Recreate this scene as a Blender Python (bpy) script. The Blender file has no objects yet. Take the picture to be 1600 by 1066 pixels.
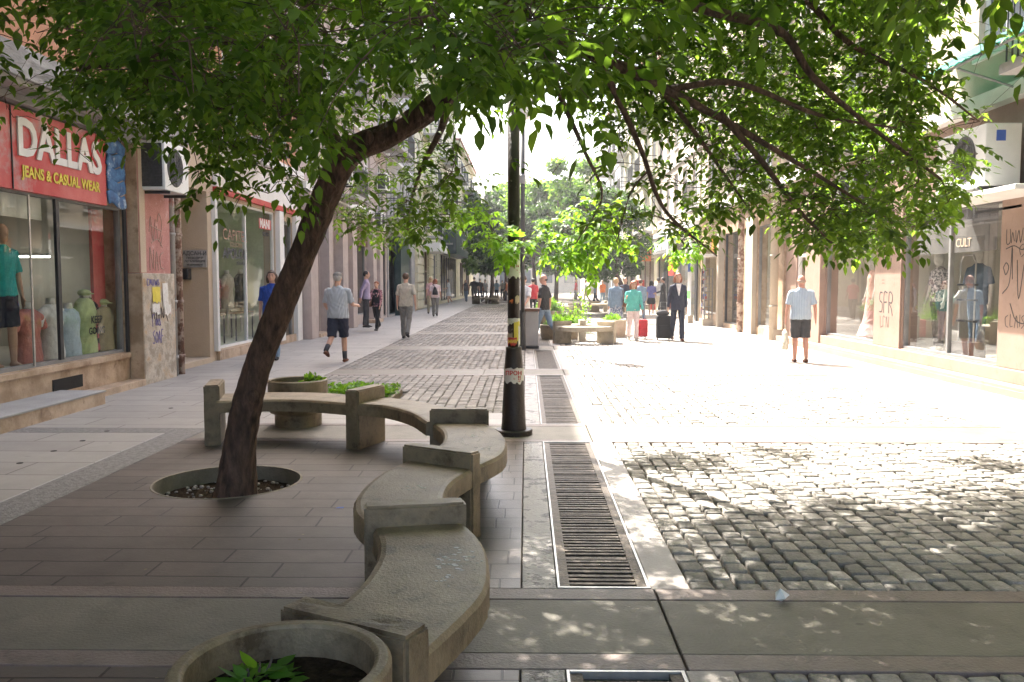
import bpy, bmesh, math, random
import numpy as np
from mathutils import Vector, Matrix, Euler
random.seed(7); RNG = np.random.default_rng(11)
R = math.radians; PI = math.pi
SC = bpy.context.scene
COL = SC.collection

# ------------------------------------------------------------------ camera, world, sun, exposure
F_PX, EYE = 1333.0, 1.62
PITCH, YAW = math.atan(93 / F_PX), math.atan(22 / F_PX)
cam = bpy.data.cameras.new('camera'); cam.lens = 36 * F_PX / 1600; cam.sensor_width = 36
cam.clip_start = 0.05; cam.clip_end = 2000
camo = bpy.data.objects.new('camera', cam); COL.objects.link(camo)
camo.location = (0, 0, EYE); camo.rotation_euler = (PI / 2 - PITCH, 0, YAW)
SC.camera = camo
SUN_EL, SUN_AZ = R(53), R(-29)          # azimuth from +Y towards +X
w = bpy.data.worlds.new('World'); SC.world = w; w.use_nodes = True
nt = w.node_tree; bg = nt.nodes['Background']
sky = nt.nodes.new('ShaderNodeTexSky'); sky.sky_type = 'NISHITA'; sky.sun_disc = False
sky.sun_elevation = SUN_EL; sky.sun_rotation = SUN_AZ % (2 * PI); sky.air_density = 1.0; sky.dust_density = 6.0; sky.ozone_density = 1.0
nt.links.new(sky.outputs[0], bg.inputs[0]); bg.inputs[1].default_value = 0.15
sl = bpy.data.lights.new('sun', 'SUN'); sl.energy = 5.0; sl.angle = R(0.5); sl.color = (1, 0.95, 0.87)
so = bpy.data.objects.new('sun', sl); COL.objects.link(so)
sdir = Vector((math.sin(SUN_AZ) * math.cos(SUN_EL), math.cos(SUN_AZ) * math.cos(SUN_EL), math.sin(SUN_EL)))
so.rotation_euler = sdir.to_track_quat('Z', 'Y').to_euler()
SC.view_settings.view_transform = 'Standard'; SC.view_settings.look = 'None'
SC.view_settings.exposure = 2.25; SC.view_settings.gamma = 1.0
SC.cycles.max_bounces = 8; SC.cycles.transparent_max_bounces = 12
SC.cycles.use_adaptive_sampling = True; SC.cycles.adaptive_threshold = 0.02
SC.cycles.sample_clamp_indirect = 6

def ray(px, py):
    x = (px - 800) / F_PX; y = (533 - py) / F_PX
    f = (-math.sin(YAW) * math.cos(PITCH), math.cos(YAW) * math.cos(PITCH), -math.sin(PITCH))
    r = (math.cos(YAW), math.sin(YAW), 0)
    u = (-math.sin(YAW) * math.sin(PITCH), math.cos(YAW) * math.sin(PITCH), math.cos(PITCH))
    return [f[i] + r[i] * x + u[i] * y for i in range(3)]
def G(px, py, z=0.0):
    d = ray(px, py); t = (z - EYE) / d[2]; return (d[0] * t, d[1] * t, z)
def proj(p):
    d = (p[0], p[1], p[2] - EYE); cy, sy, cp, sp = math.cos(YAW), math.sin(YAW), math.cos(PITCH), math.sin(PITCH)
    f = -sy * cp * d[0] + cy * cp * d[1] - sp * d[2]; r = cy * d[0] + sy * d[1]; u = -sy * sp * d[0] + cy * sp * d[1] + cp * d[2]
    return (800 + F_PX * r / max(f, .05), 533 - F_PX * u / max(f, .05))
def atY(px, py, Y):
    d = ray(px, py); t = Y / d[1]; return Vector((d[0] * t, Y, EYE + d[2] * t))

# ------------------------------------------------------------------ materials
MATS = {}
def mat(name, c1, c2=None, scale=6.0, rough=0.7, bump=0.0, bscale=None, metal=0.0, detail=6, spec=0.5, coords='Object', sharp=None, stain=None, stretch=None):
    if name in MATS: return MATS[name]
    m = bpy.data.materials.new(name); m.use_nodes = True; MATS[name] = m
    n = m.node_tree; L = n.links; b = n.nodes['Principled BSDF']
    b.inputs['Roughness'].default_value = rough; b.inputs['Metallic'].default_value = metal
    b.inputs['Specular IOR Level'].default_value = spec
    if c2 is None: c2 = tuple(min(1, v * 1.25 + 0.01) for v in c1); c1 = tuple(v * 0.82 for v in c1)
    tc = n.nodes.new('ShaderNodeTexCoord'); vec = tc.outputs[coords]
    if stretch:
        mp = n.nodes.new('ShaderNodeMapping'); mp.inputs['Scale'].default_value = stretch
        L.new(vec, mp.inputs[0]); vec = mp.outputs[0]
    no = n.nodes.new('ShaderNodeTexNoise'); no.inputs['Scale'].default_value = scale; no.inputs['Detail'].default_value = detail
    no.inputs['Roughness'].default_value = 0.65
    L.new(vec, no.inputs['Vector'])
    cr = n.nodes.new('ShaderNodeValToRGB')
    lo, hi = sharp if sharp else (0.32, 0.68)
    cr.color_ramp.elements[0].position = lo; cr.color_ramp.elements[1].position = hi
    cr.color_ramp.elements[0].color = (*c1, 1); cr.color_ramp.elements[1].color = (*c2, 1)
    L.new(no.outputs['Fac'], cr.inputs[0]); col = cr.outputs[0]
    if stain:
        sc_, scl, lo2, hi2 = stain
        n2 = n.nodes.new('ShaderNodeTexNoise'); n2.inputs['Scale'].default_value = scl; n2.inputs['Detail'].default_value = 8; n2.inputs['Roughness'].default_value = 0.7
        L.new(vec, n2.inputs['Vector'])
        mr = n.nodes.new('ShaderNodeMapRange'); mr.inputs[1].default_value = lo2; mr.inputs[2].default_value = hi2
        L.new(n2.outputs['Fac'], mr.inputs[0])
        mx = n.nodes.new('ShaderNodeMixRGB'); L.new(mr.outputs[0], mx.inputs[0]); L.new(col, mx.inputs[1]); mx.inputs[2].default_value = (*sc_, 1)
        col = mx.outputs[0]
    if name.startswith('band'): col = gum(n, L, vec, col)
    L.new(col, b.inputs['Base Color'])
    if bump:
        nb = n.nodes.new('ShaderNodeTexNoise'); nb.inputs['Scale'].default_value = bscale or scale * 8; nb.inputs['Detail'].default_value = 8
        L.new(vec, nb.inputs['Vector'])
        bp = n.nodes.new('ShaderNodeBump'); bp.inputs['Strength'].default_value = bump; bp.inputs['Distance'].default_value = 0.02
        L.new(nb.outputs['Fac'], bp.inputs['Height']); L.new(bp.outputs[0], b.inputs['Normal'])
    return m

def gum(n, L, vec, col, scale=3.2):
    """old chewing gum and oil spots trodden into the slabs"""
    nz = n.nodes.new('ShaderNodeTexNoise'); nz.inputs['Scale'].default_value = 9; L.new(vec, nz.inputs['Vector'])
    ma = n.nodes.new('ShaderNodeMixRGB'); ma.blend_type = 'LINEAR_LIGHT'; ma.inputs[0].default_value = 0.05; L.new(vec, ma.inputs[1]); L.new(nz.outputs['Color'], ma.inputs[2])
    vo = n.nodes.new('ShaderNodeTexVoronoi'); vo.inputs['Scale'].default_value = scale; L.new(ma.outputs[0], vo.inputs['Vector'])
    mr = n.nodes.new('ShaderNodeMapRange'); mr.inputs[1].default_value = .05; mr.inputs[2].default_value = .075; mr.inputs[3].default_value = .55; mr.inputs[4].default_value = 0; L.new(vo.outputs['Distance'], mr.inputs[0])
    mx = n.nodes.new('ShaderNodeMixRGB'); L.new(mr.outputs[0], mx.inputs[0]); L.new(col, mx.inputs[1]); mx.inputs[2].default_value = (.045, .038, .032, 1)
    return mx.outputs[0]
def brick_mat(name, c1, c2, mortar, bw, rh, msize=0.012, rough=0.7, offset=0.5, rot=0.0, bump=0.4, squash=1.0, spec=0.4, dirt=(0.05, 0.04, 0.035), wear=0.5):
    """slab paving: brick texture laid in metres, noise grime, bumped joints"""
    m = bpy.data.materials.new(name); m.use_nodes = True; MATS[name] = m
    n = m.node_tree; L = n.links; b = n.nodes['Principled BSDF']
    b.inputs['Specular IOR Level'].default_value = spec
    tc = n.nodes.new('ShaderNodeTexCoord')
    mp = n.nodes.new('ShaderNodeMapping'); mp.inputs['Rotation'].default_value = (0, 0, rot); L.new(tc.outputs['Object'], mp.inputs[0])
    # slight wobble of the joints
    nz = n.nodes.new('ShaderNodeTexNoise'); nz.inputs['Scale'].default_value = 1.3; L.new(mp.outputs[0], nz.inputs['Vector'])
    ma = n.nodes.new('ShaderNodeMixRGB'); ma.blend_type = 'LINEAR_LIGHT'; ma.inputs[0].default_value = 0.02
    L.new(mp.outputs[0], ma.inputs[1]); L.new(nz.outputs['Color'], ma.inputs[2])
    br = n.nodes.new('ShaderNodeTexBrick'); L.new(ma.outputs[0], br.inputs['Vector'])
    br.inputs['Scale'].default_value = 1; br.inputs['Brick Width'].default_value = bw; br.inputs['Row Height'].default_value = rh
    br.inputs['Mortar Size'].default_value = msize; br.inputs['Mortar Smooth'].default_value = 0.3
    br.offset = offset; br.squash = 1.45; br.squash_frequency = 3; br.offset_frequency = 2
    br.inputs['Color1'].default_value = (*c1, 1); br.inputs['Color2'].default_value = (*c2, 1); br.inputs['Mortar'].default_value = (*mortar, 1)
    n2 = n.nodes.new('ShaderNodeTexNoise'); n2.inputs['Scale'].default_value = 2.2; n2.inputs['Detail'].default_value = 9; n2.inputs['Roughness'].default_value = 0.7
    L.new(tc.outputs['Object'], n2.inputs['Vector'])
    mr = n.nodes.new('ShaderNodeMapRange'); mr.inputs[1].default_value = 0.45; mr.inputs[2].default_value = 0.8; mr.inputs[4].default_value = wear
    L.new(n2.outputs['Fac'], mr.inputs[0])
    mx = n.nodes.new('ShaderNodeMixRGB'); L.new(mr.outputs[0], mx.inputs[0]); L.new(br.outputs['Color'], mx.inputs[1]); mx.inputs[2].default_value = (*dirt, 1)
    L.new(gum(n, L, tc.outputs['Object'], mx.outputs[0]), b.inputs['Base Color'])
    n3 = n.nodes.new('ShaderNodeTexNoise'); n3.inputs['Scale'].default_value = 45; n3.inputs['Detail'].default_value = 8; L.new(tc.outputs['Object'], n3.inputs['Vector'])
    mh = n.nodes.new('ShaderNodeMath'); mh.operation = 'MULTIPLY_ADD'; L.new(n3.outputs['Fac'], mh.inputs[0]); mh.inputs[1].default_value = 0.25
    inv = n.nodes.new('ShaderNodeMath'); inv.operation = 'SUBTRACT'; inv.inputs[0].default_value = 1; L.new(br.outputs['Fac'], inv.inputs[1])
    L.new(inv.outputs[0], mh.inputs[2])
    bp = n.nodes.new('ShaderNodeBump'); bp.inputs['Strength'].default_value = bump; bp.inputs['Distance'].default_value = 0.01
    L.new(mh.outputs[0], bp.inputs['Height']); L.new(bp.outputs[0], b.inputs['Normal'])
    rr = n.nodes.new('ShaderNodeMapRange'); rr.inputs[3].default_value = rough - 0.12; rr.inputs[4].default_value = rough + 0.15
    L.new(n2.outputs['Fac'], rr.inputs[0]); L.new(rr.outputs[0], b.inputs['Roughness'])
    return m

def leaf_mat(name, c1, c2, trans=0.5):
    m = bpy.data.materials.new(name); m.use_nodes = True; MATS[name] = m
    n = m.node_tree; L = n.links; n.nodes.remove(n.nodes['Principled BSDF']); out = n.nodes['Material Output']
    ge = n.nodes.new('ShaderNodeNewGeometry')
    cr = n.nodes.new('ShaderNodeValToRGB'); cr.color_ramp.elements[0].color = (*c1, 1); cr.color_ramp.elements[1].color = (*c2, 1)
    L.new(ge.outputs['Random Per Island'], cr.inputs[0])
    pb = n.nodes.new('ShaderNodeBsdfPrincipled'); pb.inputs['Roughness'].default_value = 0.48; pb.inputs['Specular IOR Level'].default_value = 0.3
    tr = n.nodes.new('ShaderNodeBsdfTranslucent')
    tcx = n.nodes.new('ShaderNodeTexCoord'); nzx = n.nodes.new('ShaderNodeTexNoise'); nzx.inputs['Scale'].default_value = 1.6; nzx.inputs['Detail'].default_value = 5; L.new(tcx.outputs['Object'], nzx.inputs['Vector'])
    vx = n.nodes.new('ShaderNodeMapRange'); vx.inputs[1].default_value = .3; vx.inputs[2].default_value = .7; vx.inputs[3].default_value = .7; vx.inputs[4].default_value = 1.5; L.new(nzx.outputs['Fac'], vx.inputs[0])
    hv = n.nodes.new('ShaderNodeHueSaturation'); L.new(vx.outputs[0], hv.inputs['Value']); L.new(cr.outputs[0], hv.inputs['Color']); cr = hv
    L.new(cr.outputs[0], pb.inputs['Base Color'])
    hs = n.nodes.new('ShaderNodeHueSaturation'); hs.inputs['Hue'].default_value = 0.47; hs.inputs['Saturation'].default_value = 1.08; hs.inputs['Value'].default_value = 3.0
    L.new(cr.outputs[0], hs.inputs['Color']); L.new(hs.outputs[0], tr.inputs[0])
    mx = n.nodes.new('ShaderNodeMixShader'); mx.inputs[0].default_value = trans
    L.new(pb.outputs[0], mx.inputs[1]); L.new(tr.outputs[0], mx.inputs[2]); L.new(mx.outputs[0], out.inputs[0])
    return m

def glass_mat(name, tint=(0.9, 0.95, 0.93), refl=0.10, k=0.55):
    m = bpy.data.materials.new(name); m.use_nodes = True; MATS[name] = m
    n = m.node_tree; L = n.links; n.nodes.remove(n.nodes['Principled BSDF']); out = n.nodes['Material Output']
    t = n.nodes.new('ShaderNodeBsdfTransparent'); t.inputs[0].default_value = (*tint, 1)
    g = n.nodes.new('ShaderNodeBsdfGlossy'); g.inputs['Roughness'].default_value = 0.01
    fr = n.nodes.new('ShaderNodeFresnel'); fr.inputs[0].default_value = 1.5
    ad = n.nodes.new('ShaderNodeMath'); ad.operation = 'ADD'; ad.use_clamp = True; ml = n.nodes.new('ShaderNodeMath'); ml.operation = 'MULTIPLY'; ml.inputs[1].default_value = k; L.new(fr.outputs[0], ml.inputs[0]); L.new(ml.outputs[0], ad.inputs[0]); ad.inputs[1].default_value = refl
    mx = n.nodes.new('ShaderNodeMixShader'); L.new(ad.outputs[0], mx.inputs[0]); L.new(t.outputs[0], mx.inputs[1]); L.new(g.outputs[0], mx.inputs[2])
    L.new(mx.outputs[0], out.inputs[0]); return m

def emis_mat(name, c, s):
    m = bpy.data.materials.new(name); m.use_nodes = True
    b = m.node_tree.nodes['Principled BSDF']; b.inputs['Base Color'].default_value = (*c, 1)
    b.inputs['Emission Color'].default_value = (*c, 1); b.inputs['Emission Strength'].default_value = s; MATS[name] = m; return m

# ------------------------------------------------------------------ mesh helpers
class MB:
    def __init__(s): s.v = []; s.f = []
    def add(s, vs, fs):
        o = len(s.v); s.v += [tuple(v) for v in vs]; s.f += [tuple(i + o for i in f) for f in fs]; return s
    def box(s, x0, x1, y0, y1, z0, z1):
        if x0 > x1: x0, x1 = x1, x0
        if y0 > y1: y0, y1 = y1, y0
        if z0 > z1: z0, z1 = z1, z0
        return s.add([(x0, y0, z0), (x1, y0, z0), (x1, y1, z0), (x0, y1, z0), (x0, y0, z1), (x1, y0, z1), (x1, y1, z1), (x0, y1, z1)],
                     [(0, 3, 2, 1), (4, 5, 6, 7), (0, 1, 5, 4), (1, 2, 6, 5), (2, 3, 7, 6), (3, 0, 4, 7)])
    def obox(s, c, sx, sy, sz, rz=0.0, rx=0.0, ry=0.0):
        M = Matrix.Translation(c) @ Euler((rx, ry, rz)).to_matrix().to_4x4()
        o = MB().box(-sx / 2, sx / 2, -sy / 2, sy / 2, -sz / 2, sz / 2)
        return s.add([M @ Vector(v) for v in o.v], o.f)
    def tube(s, pts, rad, seg=10, cap=True, flat=None, side=None):
        """pts: points, rad: radius or list (or (rx, ry) pairs)"""
        pts = [Vector(p) for p in pts]; n = len(pts)
        if not isinstance(rad, (list, tuple)): rad = [rad] * n
        vs = []; prev = None
        for i, p in enumerate(pts):
            t = (pts[min(i + 1, n - 1)] - pts[max(i - 1, 0)]); t = t.normalized() if t.length > 1e-9 else Vector((0, 0, 1))
            ref = side or prev or (Vector((1, 0, 0)) if abs(t.x) < 0.8 else Vector((0, 1, 0)))
            a = (ref - t * ref.dot(t))
            if a.length < 1e-4: a = Vector((0, 1, 0)) - t * t.y
            a.normalize(); b = t.cross(a); prev = a
            r = rad[i]; rx, ry = (r if isinstance(r, (list, tuple)) else (r, r))
            for k in range(seg):
                q = 2 * PI * k / seg; vs.append(p + a * (rx * math.cos(q)) + b * (ry * math.sin(q)))
        fs = [(i * seg + k, i * seg + (k + 1) % seg, (i + 1) * seg + (k + 1) % seg, (i + 1) * seg + k) for i in range(n - 1) for k in range(seg)]
        if cap: fs += [tuple(range(seg))[::-1], tuple((n - 1) * seg + k for k in range(seg))]
        return s.add(vs, fs)
    def cyl(s, c, r, h, seg=24, r2=None):
        c = Vector(c); return s.tube([c, c + Vector((0, 0, h))], [r, r if r2 is None else r2], seg)
    def lathe(s, c, prof, seg=40):
        vs = []; n = len(prof)
        for (r, z) in prof:
            for k in range(seg):
                q = 2 * PI * k / seg; vs.append((c[0] + r * math.cos(q), c[1] + r * math.sin(q), c[2] + z))
        fs = [(i * seg + k, i * seg + (k + 1) % seg, (i + 1) * seg + (k + 1) % seg, (i + 1) * seg + k) for i in range(n - 1) for k in range(seg)]
        return s.add(vs, fs)
    def ell(s, c, r, seg=14, rings=9, M=None):
        vs = []; fs = []
        for i in range(1, rings):
            a = PI * i / rings
            for k in range(seg):
                q = 2 * PI * k / seg; vs.append(Vector((r[0] * math.sin(a) * math.cos(q), r[1] * math.sin(a) * math.sin(q), r[2] * math.cos(a))))
        top = len(vs); vs += [Vector((0, 0, r[2])), Vector((0, 0, -r[2]))]
        for i in range(rings - 2):
            for k in range(seg): fs.append((i * seg + k, (i + 1) * seg + k, (i + 1) * seg + (k + 1) % seg, i * seg + (k + 1) % seg))
        for k in range(seg):
            fs.append((top, k, (k + 1) % seg)); b = (rings - 2) * seg; fs.append((top + 1, b + (k + 1) % seg, b + k))
        c = Vector(c)
        return s.add([(M @ v if M else v) + c for v in vs], fs)
    def prism(s, poly, z0, z1):
        n = len(poly); vs = [(x, y, z0) for x, y in poly] + [(x, y, z1) for x, y in poly]
        return s.add(vs, [tuple(range(n))[::-1], tuple(range(n, 2 * n))] + [(i, (i + 1) % n, n + (i + 1) % n, n + i) for i in range(n)])
    def quad(s, a, b, c, d): return s.add([a, b, c, d], [(0, 1, 2, 3)])
    def build(s, name, m, parent=None, smooth=False, bevel=0, bseg=2, weld=False):
        me = bpy.data.meshes.new(name); me.from_pydata(s.v, [], s.f)
        if m: me.materials.append(MATS[m] if isinstance(m, str) else m)
        o = bpy.data.objects.new(name, me); COL.objects.link(o)
        if smooth:
            me.polygons.foreach_set('use_smooth', [True] * len(me.polygons))
        if bevel:
            md = o.modifiers.new('bevel', 'BEVEL'); md.width = bevel; md.segments = bseg; md.limit_method = 'ANGLE'; md.angle_limit = R(40)
        if parent:
            o.parent = parent
            o.matrix_parent_inverse = Matrix.Translation(-Vector(parent.location))
        return o
def np_mesh(name, V, Fq, m, parent=None, smooth=False):
    """V (n,3) array, Fq list of arrays (k, nverts)"""
    me = bpy.data.meshes.new(name); me.vertices.add(len(V)); me.vertices.foreach_set('co', np.ascontiguousarray(V, dtype=np.float32).ravel())
    loops = np.concatenate([f.ravel() for f in Fq]); sizes = np.concatenate([np.full(len(f), f.shape[1]) for f in Fq])
    me.loops.add(len(loops)); me.loops.foreach_set('vertex_index', loops.astype(np.int32))
    me.polygons.add(len(sizes)); st = np.concatenate([[0], np.cumsum(sizes)[:-1]])
    me.polygons.foreach_set('loop_start', st.astype(np.int32)); me.polygons.foreach_set('loop_total', sizes.astype(np.int32))
    if smooth: me.polygons.foreach_set('use_smooth', np.ones(len(sizes), dtype=bool))
    me.update(calc_edges=True); me.materials.append(MATS[m])
    o = bpy.data.objects.new(name, me); COL.objects.link(o)
    if parent: o.parent = parent; o.matrix_parent_inverse = Matrix.Translation(-Vector(parent.location))
    return o
def tag(o, label=None, cat=None, group=None, kind=None):
    if label: o['label'] = label
    if cat: o['category'] = cat
    if group: o['group'] = group
    if kind: o['kind'] = kind
    return o
def struct(o): o['kind'] = 'structure'; return o
def thing(name, label, cat, loc=(0, 0, 0), group=None):
    o = bpy.data.objects.new(name, None); COL.objects.link(o); o.location = loc; o.empty_display_size = 0.2
    return tag(o, label, cat, group)
def copy_tree(o, parent=None):
    c = o.copy(); COL.objects.link(c)
    if parent: c.parent = parent
    for ch in o.children: copy_tree(ch, c)
    return c
def text(s, size, loc, face, m, parent=None, name='lettering', ext=0.004, bold=0.0, align='CENTER', sx=1.0, shear=0.0, space=1.0, tilt=0.0):
    cu = bpy.data.curves.new('t', 'FONT'); cu.body = s; cu.size = size; cu.extrude = ext; cu.offset = bold; cu.align_x = align; cu.align_y = 'CENTER'
    cu.shear = shear; cu.space_character = space; cu.resolution_u = 3
    o = bpy.data.objects.new('t', cu); COL.objects.link(o)
    bpy.context.view_layer.update(); me = bpy.data.meshes.new_from_object(o.evaluated_get(bpy.context.evaluated_depsgraph_get()))
    bpy.data.objects.remove(o)
    rz = {'L': PI / 2, 'R': -PI / 2, 'C': 0}[face]
    M = Matrix.Translation(loc) @ Euler((PI / 2, 0, rz)).to_matrix().to_4x4() @ Matrix.Rotation(tilt, 4, 'Z') @ Matrix.Diagonal((sx, 1, 1, 1))
    me.transform(M); me.materials.clear(); me.materials.append(MATS[m])
    ob = bpy.data.objects.new(name, me); COL.objects.link(ob)
    if parent: ob.parent = parent; ob.matrix_parent_inverse = Matrix.Translation(-Vector(parent.location))
    return ob

# ------------------------------------------------------------------ ground
mat('grit', (0.05, 0.04, 0.03), (0.12, 0.1, 0.08), 30, 0.95, 0.5)
mat('far_ground', (0.2, 0.19, 0.17), (0.3, 0.28, 0.26), 1.0, 0.9)
brick_mat('pink_pavers', (0.082, 0.068, 0.058), (0.118, 0.097, 0.083), (0.016, 0.012, 0.009), 0.7, 0.24, 0.008, rough=0.52, bump=0.6, wear=0.7, spec=0.5)
brick_mat('square_pavers', (0.1, 0.079, 0.065), (0.14, 0.11, 0.092), (0.03, 0.025, 0.02), 0.2, 0.24, 0.006, rough=0.4, bump=0.5, wear=0.45, spec=0.55)
brick_mat('left_slabs', (0.29, 0.27, 0.25), (0.35, 0.328, 0.3), (0.09, 0.08, 0.07), 1.25, 0.5, 0.008, rough=0.5, bump=0.35, wear=0.35, dirt=(0.2, 0.185, 0.175))
brick_mat('right_slabs', (0.3, 0.265, 0.23), (0.36, 0.32, 0.28), (0.12, 0.1, 0.09), 0.9, 0.6, 0.006, rough=0.6, bump=0.2, wear=0.3, dirt=(0.28, 0.24, 0.2))
mat('band_slab', (0.135, 0.12, 0.092), (0.19, 0.17, 0.135), 2.0, 0.6, 0.25, 60, stain=((0.1, 0.088, 0.066), 5, 0.5, 0.8))
mat('band_edge', (0.15, 0.115, 0.098), (0.21, 0.165, 0.145), 3.0, 0.5, 0.3, 60, stain=((0.1, 0.08, 0.07), 7, 0.52, 0.7))
mat('drain_border', (0.25, 0.222, 0.2), (0.32, 0.285, 0.255), 3.0, 0.5, 0.2, 60, stain=((0.2, 0.17, 0.15), 6, 0.5, 0.75))
mat('mottled_strip', (0.2, 0.18, 0.16), (0.36, 0.33, 0.3), 5, 0.42, 0.6, 40, sharp=(0.35, 0.65), stain=((0.04, 0.032, 0.024), 5, 0.52, 0.56))
mat('rough_strip', (0.13, 0.12, 0.11), (0.27, 0.255, 0.24), 22, 0.8, 0.8, 60)
mat('concrete', (0.125, 0.092, 0.052), (0.3, 0.235, 0.145), 9, 0.5, 0.22, 90, detail=12, stain=((0.07, 0.046, 0.022), 4.5, 0.5, 0.64))
mat('concrete_pale', (0.42, 0.36, 0.26), (0.54, 0.47, 0.36), 5, 0.7, 0.4, 60, stain=((0.18, 0.15, 0.1), 3, 0.5, 0.75))
mat('iron', (0.035, 0.026, 0.018), (0.12, 0.095, 0.07), 14, 0.5, 0.4, 60, metal=0.5)
mat('steel_edge', (0.4, 0.39, 0.37), (0.6, 0.58, 0.55), 9, 0.35, metal=0.7)
mat('soil', (0.008, 0.005, 0.003), (0.045, 0.032, 0.02), 26, 1.0, 1.0, 60, spec=.05)
mat('black_pit', (0.01, 0.009, 0.008), (0.02, 0.018, 0.015), 5, 0.9)

def cobble_mat():
    m = bpy.data.materials.new('cobble'); m.use_nodes = True; MATS['cobble'] = m
    n = m.node_tree; L = n.links; b = n.nodes['Principled BSDF']; b.inputs['Specular IOR Level'].default_value = 0.35
    ge = n.nodes.new('ShaderNodeNewGeometry'); cr = n.nodes.new('ShaderNodeValToRGB')
    cr.color_ramp.elements[0].color = (0.19, 0.176, 0.156, 1); cr.color_ramp.elements[1].color = (0.36, 0.333, 0.297, 1)
    e = cr.color_ramp.elements.new(0.5); e.color = (0.28, 0.258, 0.23, 1)
    L.new(ge.outputs['Random Per Island'], cr.inputs[0])
    tc = n.nodes.new('ShaderNodeTexCoord'); no = n.nodes.new('ShaderNodeTexNoise'); no.inputs['Scale'].default_value = 16; no.inputs['Detail'].default_value = 10; no.inputs['Roughness'].default_value = 0.8
    L.new(tc.outputs['Object'], no.inputs['Vector'])
    mr = n.nodes.new('ShaderNodeMapRange'); mr.inputs[1].default_value = 0.3; mr.inputs[2].default_value = 0.7; mr.inputs[3].default_value = 0.5; mr.inputs[4].default_value = 1.35
    L.new(no.outputs['Fac'], mr.inputs[0]); mx = n.nodes.new('ShaderNodeMixRGB'); mx.blend_type = 'MULTIPLY'; mx.inputs[0].default_value = 1
    L.new(cr.outputs[0], mx.inputs[1]); L.new(mr.outputs[0], mx.inputs[2]); L.new(mx.outputs[0], b.inputs['Base Color'])
    r2 = n.nodes.new('ShaderNodeMapRange'); r2.inputs[3].default_value = 0.6; r2.inputs[4].default_value = 0.9; L.new(no.outputs['Fac'], r2.inputs[0]); L.new(r2.outputs[0], b.inputs['Roughness'])
    nb = n.nodes.new('ShaderNodeTexNoise'); nb.inputs['Scale'].default_value = 60; nb.inputs['Detail'].default_value = 6; L.new(tc.outputs['Object'], nb.inputs['Vector'])
    bp = n.nodes.new('ShaderNodeBump'); bp.inputs['Strength'].default_value = 0.8; bp.inputs['Distance'].default_value = 0.012
    L.new(nb.outputs['Fac'], bp.inputs['Height']); L.new(bp.outputs[0], b.inputs['Normal'])
cobble_mat()

struct(MB().quad((-300, -60, -0.25), (300, -60, -0.25), (300, 900, -0.25), (-300, 900, -0.25)).build('ground', 'far_ground'))
PITC = (-2.42, 6.8); PITR = 0.6
def plate(name, m, rects, z=0.0, thick=0.05, bev=0.004, holes=()):
    mb = MB()
    for (x0, x1, y0, y1) in rects: mb.box(x0, x1, y0, y1, z - thick, z)
    return struct(mb.build(name, m, bevel=bev, bseg=1))
# sub-base with dark grit in the joints
struct(MB().box(-6.9, 7.3, -3, 6.05, -0.2, -0.032).box(-6.9, 7.3, 7.55, 120, -0.2, -0.032).box(-6.9, -3.2, 6.05, 7.55, -0.2, -0.032).box(-1.6, 7.3, 6.05, 7.55, -0.2, -0.032).build('road_bed', 'grit'))
BANDS = [(3.47, 4.41), (8.55, 9.62), (14.70, 15.74), (20.2, 21.4), (26.2, 27.3), (32, 33.1), (38, 39.1), (44, 45.1), (50, 51.1), (56, 57.1), (62, 63.1), (68, 69.1), (74, 75.1), (80, 81.1)]
PANELS = [(-1.5, 3.47)] + [(BANDS[i][1], BANDS[i + 1][0]) for i in range(len(BANDS) - 1)]
# cross bands: slab in the middle, pinkish border strips
slab = []; edge = []
for i, (a, b) in enumerate(BANDS):
    xl = -3.5 if i != 1 else -3.5
    e = 0.15 if i == 0 else 0.13
    for k, (x0, x1) in enumerate([(xl, -0.75), (-0.75, 0.675), (0.682, 3.0), (3.006, 5.3)]):
        slab.append((x0, x1 - 0.004, a + e + 0.008, b - e - 0.008))
        edge += [(x0, x1 - 0.003, a, a + e), (x0, x1 - 0.003, b - e, b)]
plate('paving_band', 'band_slab', slab); plate('paving_band_edge', 'band_edge', edge, 0.002)
# brick paved terrace with a round hole for the tree pit
def holed(name, m, x0, x1, y0, y1, c, r, z=0.0):
    vs = []; seg = 64; ring = [(c[0] + r * math.cos(2 * PI * k / seg), c[1] + r * math.sin(2 * PI * k / seg)) for k in range(seg)]
    def outer(q):
        dx, dy = math.cos(q), math.sin(q); t = 1e9
        if dx > 1e-6: t = min(t, (x1 - c[0]) / dx)
        if dx < -1e-6: t = min(t, (x0 - c[0]) / dx)
        if dy > 1e-6: t = min(t, (y1 - c[1]) / dy)
        if dy < -1e-6: t = min(t, (y0 - c[1]) / dy)
        return (c[0] + dx * t, c[1] + dy * t)
    angs = sorted([2 * PI * k / seg for k in range(seg)] + [math.atan2(yy - c[1], xx - c[0]) % (2 * PI) for xx in (x0, x1) for yy in (y0, y1)])
    n = len(angs); inn = [(c[0] + r * math.cos(q), c[1] + r * math.sin(q), z) for q in angs]; out = [(*outer(q), z) for q in angs]
    low = [(x, y, z - 0.2) for x, y, _ in inn]
    vs = inn + out + low
    fs = [(i, n + i, n + (i + 1) % n, (i + 1) % n) for i in range(n)] + [(i, (i + 1) % n, 2 * n + (i + 1) % n, 2 * n + i) for i in range(n)]
    mb = MB(); mb.add(vs, fs); return mb
o = holed('terrace', 'pink_pavers', -3.5, -0.76, 4.415, 8.545, PITC, PITR - 0.02)
struct(o.build('terrace_paving', 'pink_pavers'))
plate('terrace_paving', 'pink_pavers', [(-3.5, -0.76, -2, 3.465)])
plate('paver_border', 'square_pavers', [(-0.756, -0.025, 4.415, 8.545), (-0.756, -0.025, -2, 3.465)])
plate('paver_apron', 'left_slabs', [(-3.5, -0.2, 9.625, 10.45)])
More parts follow.
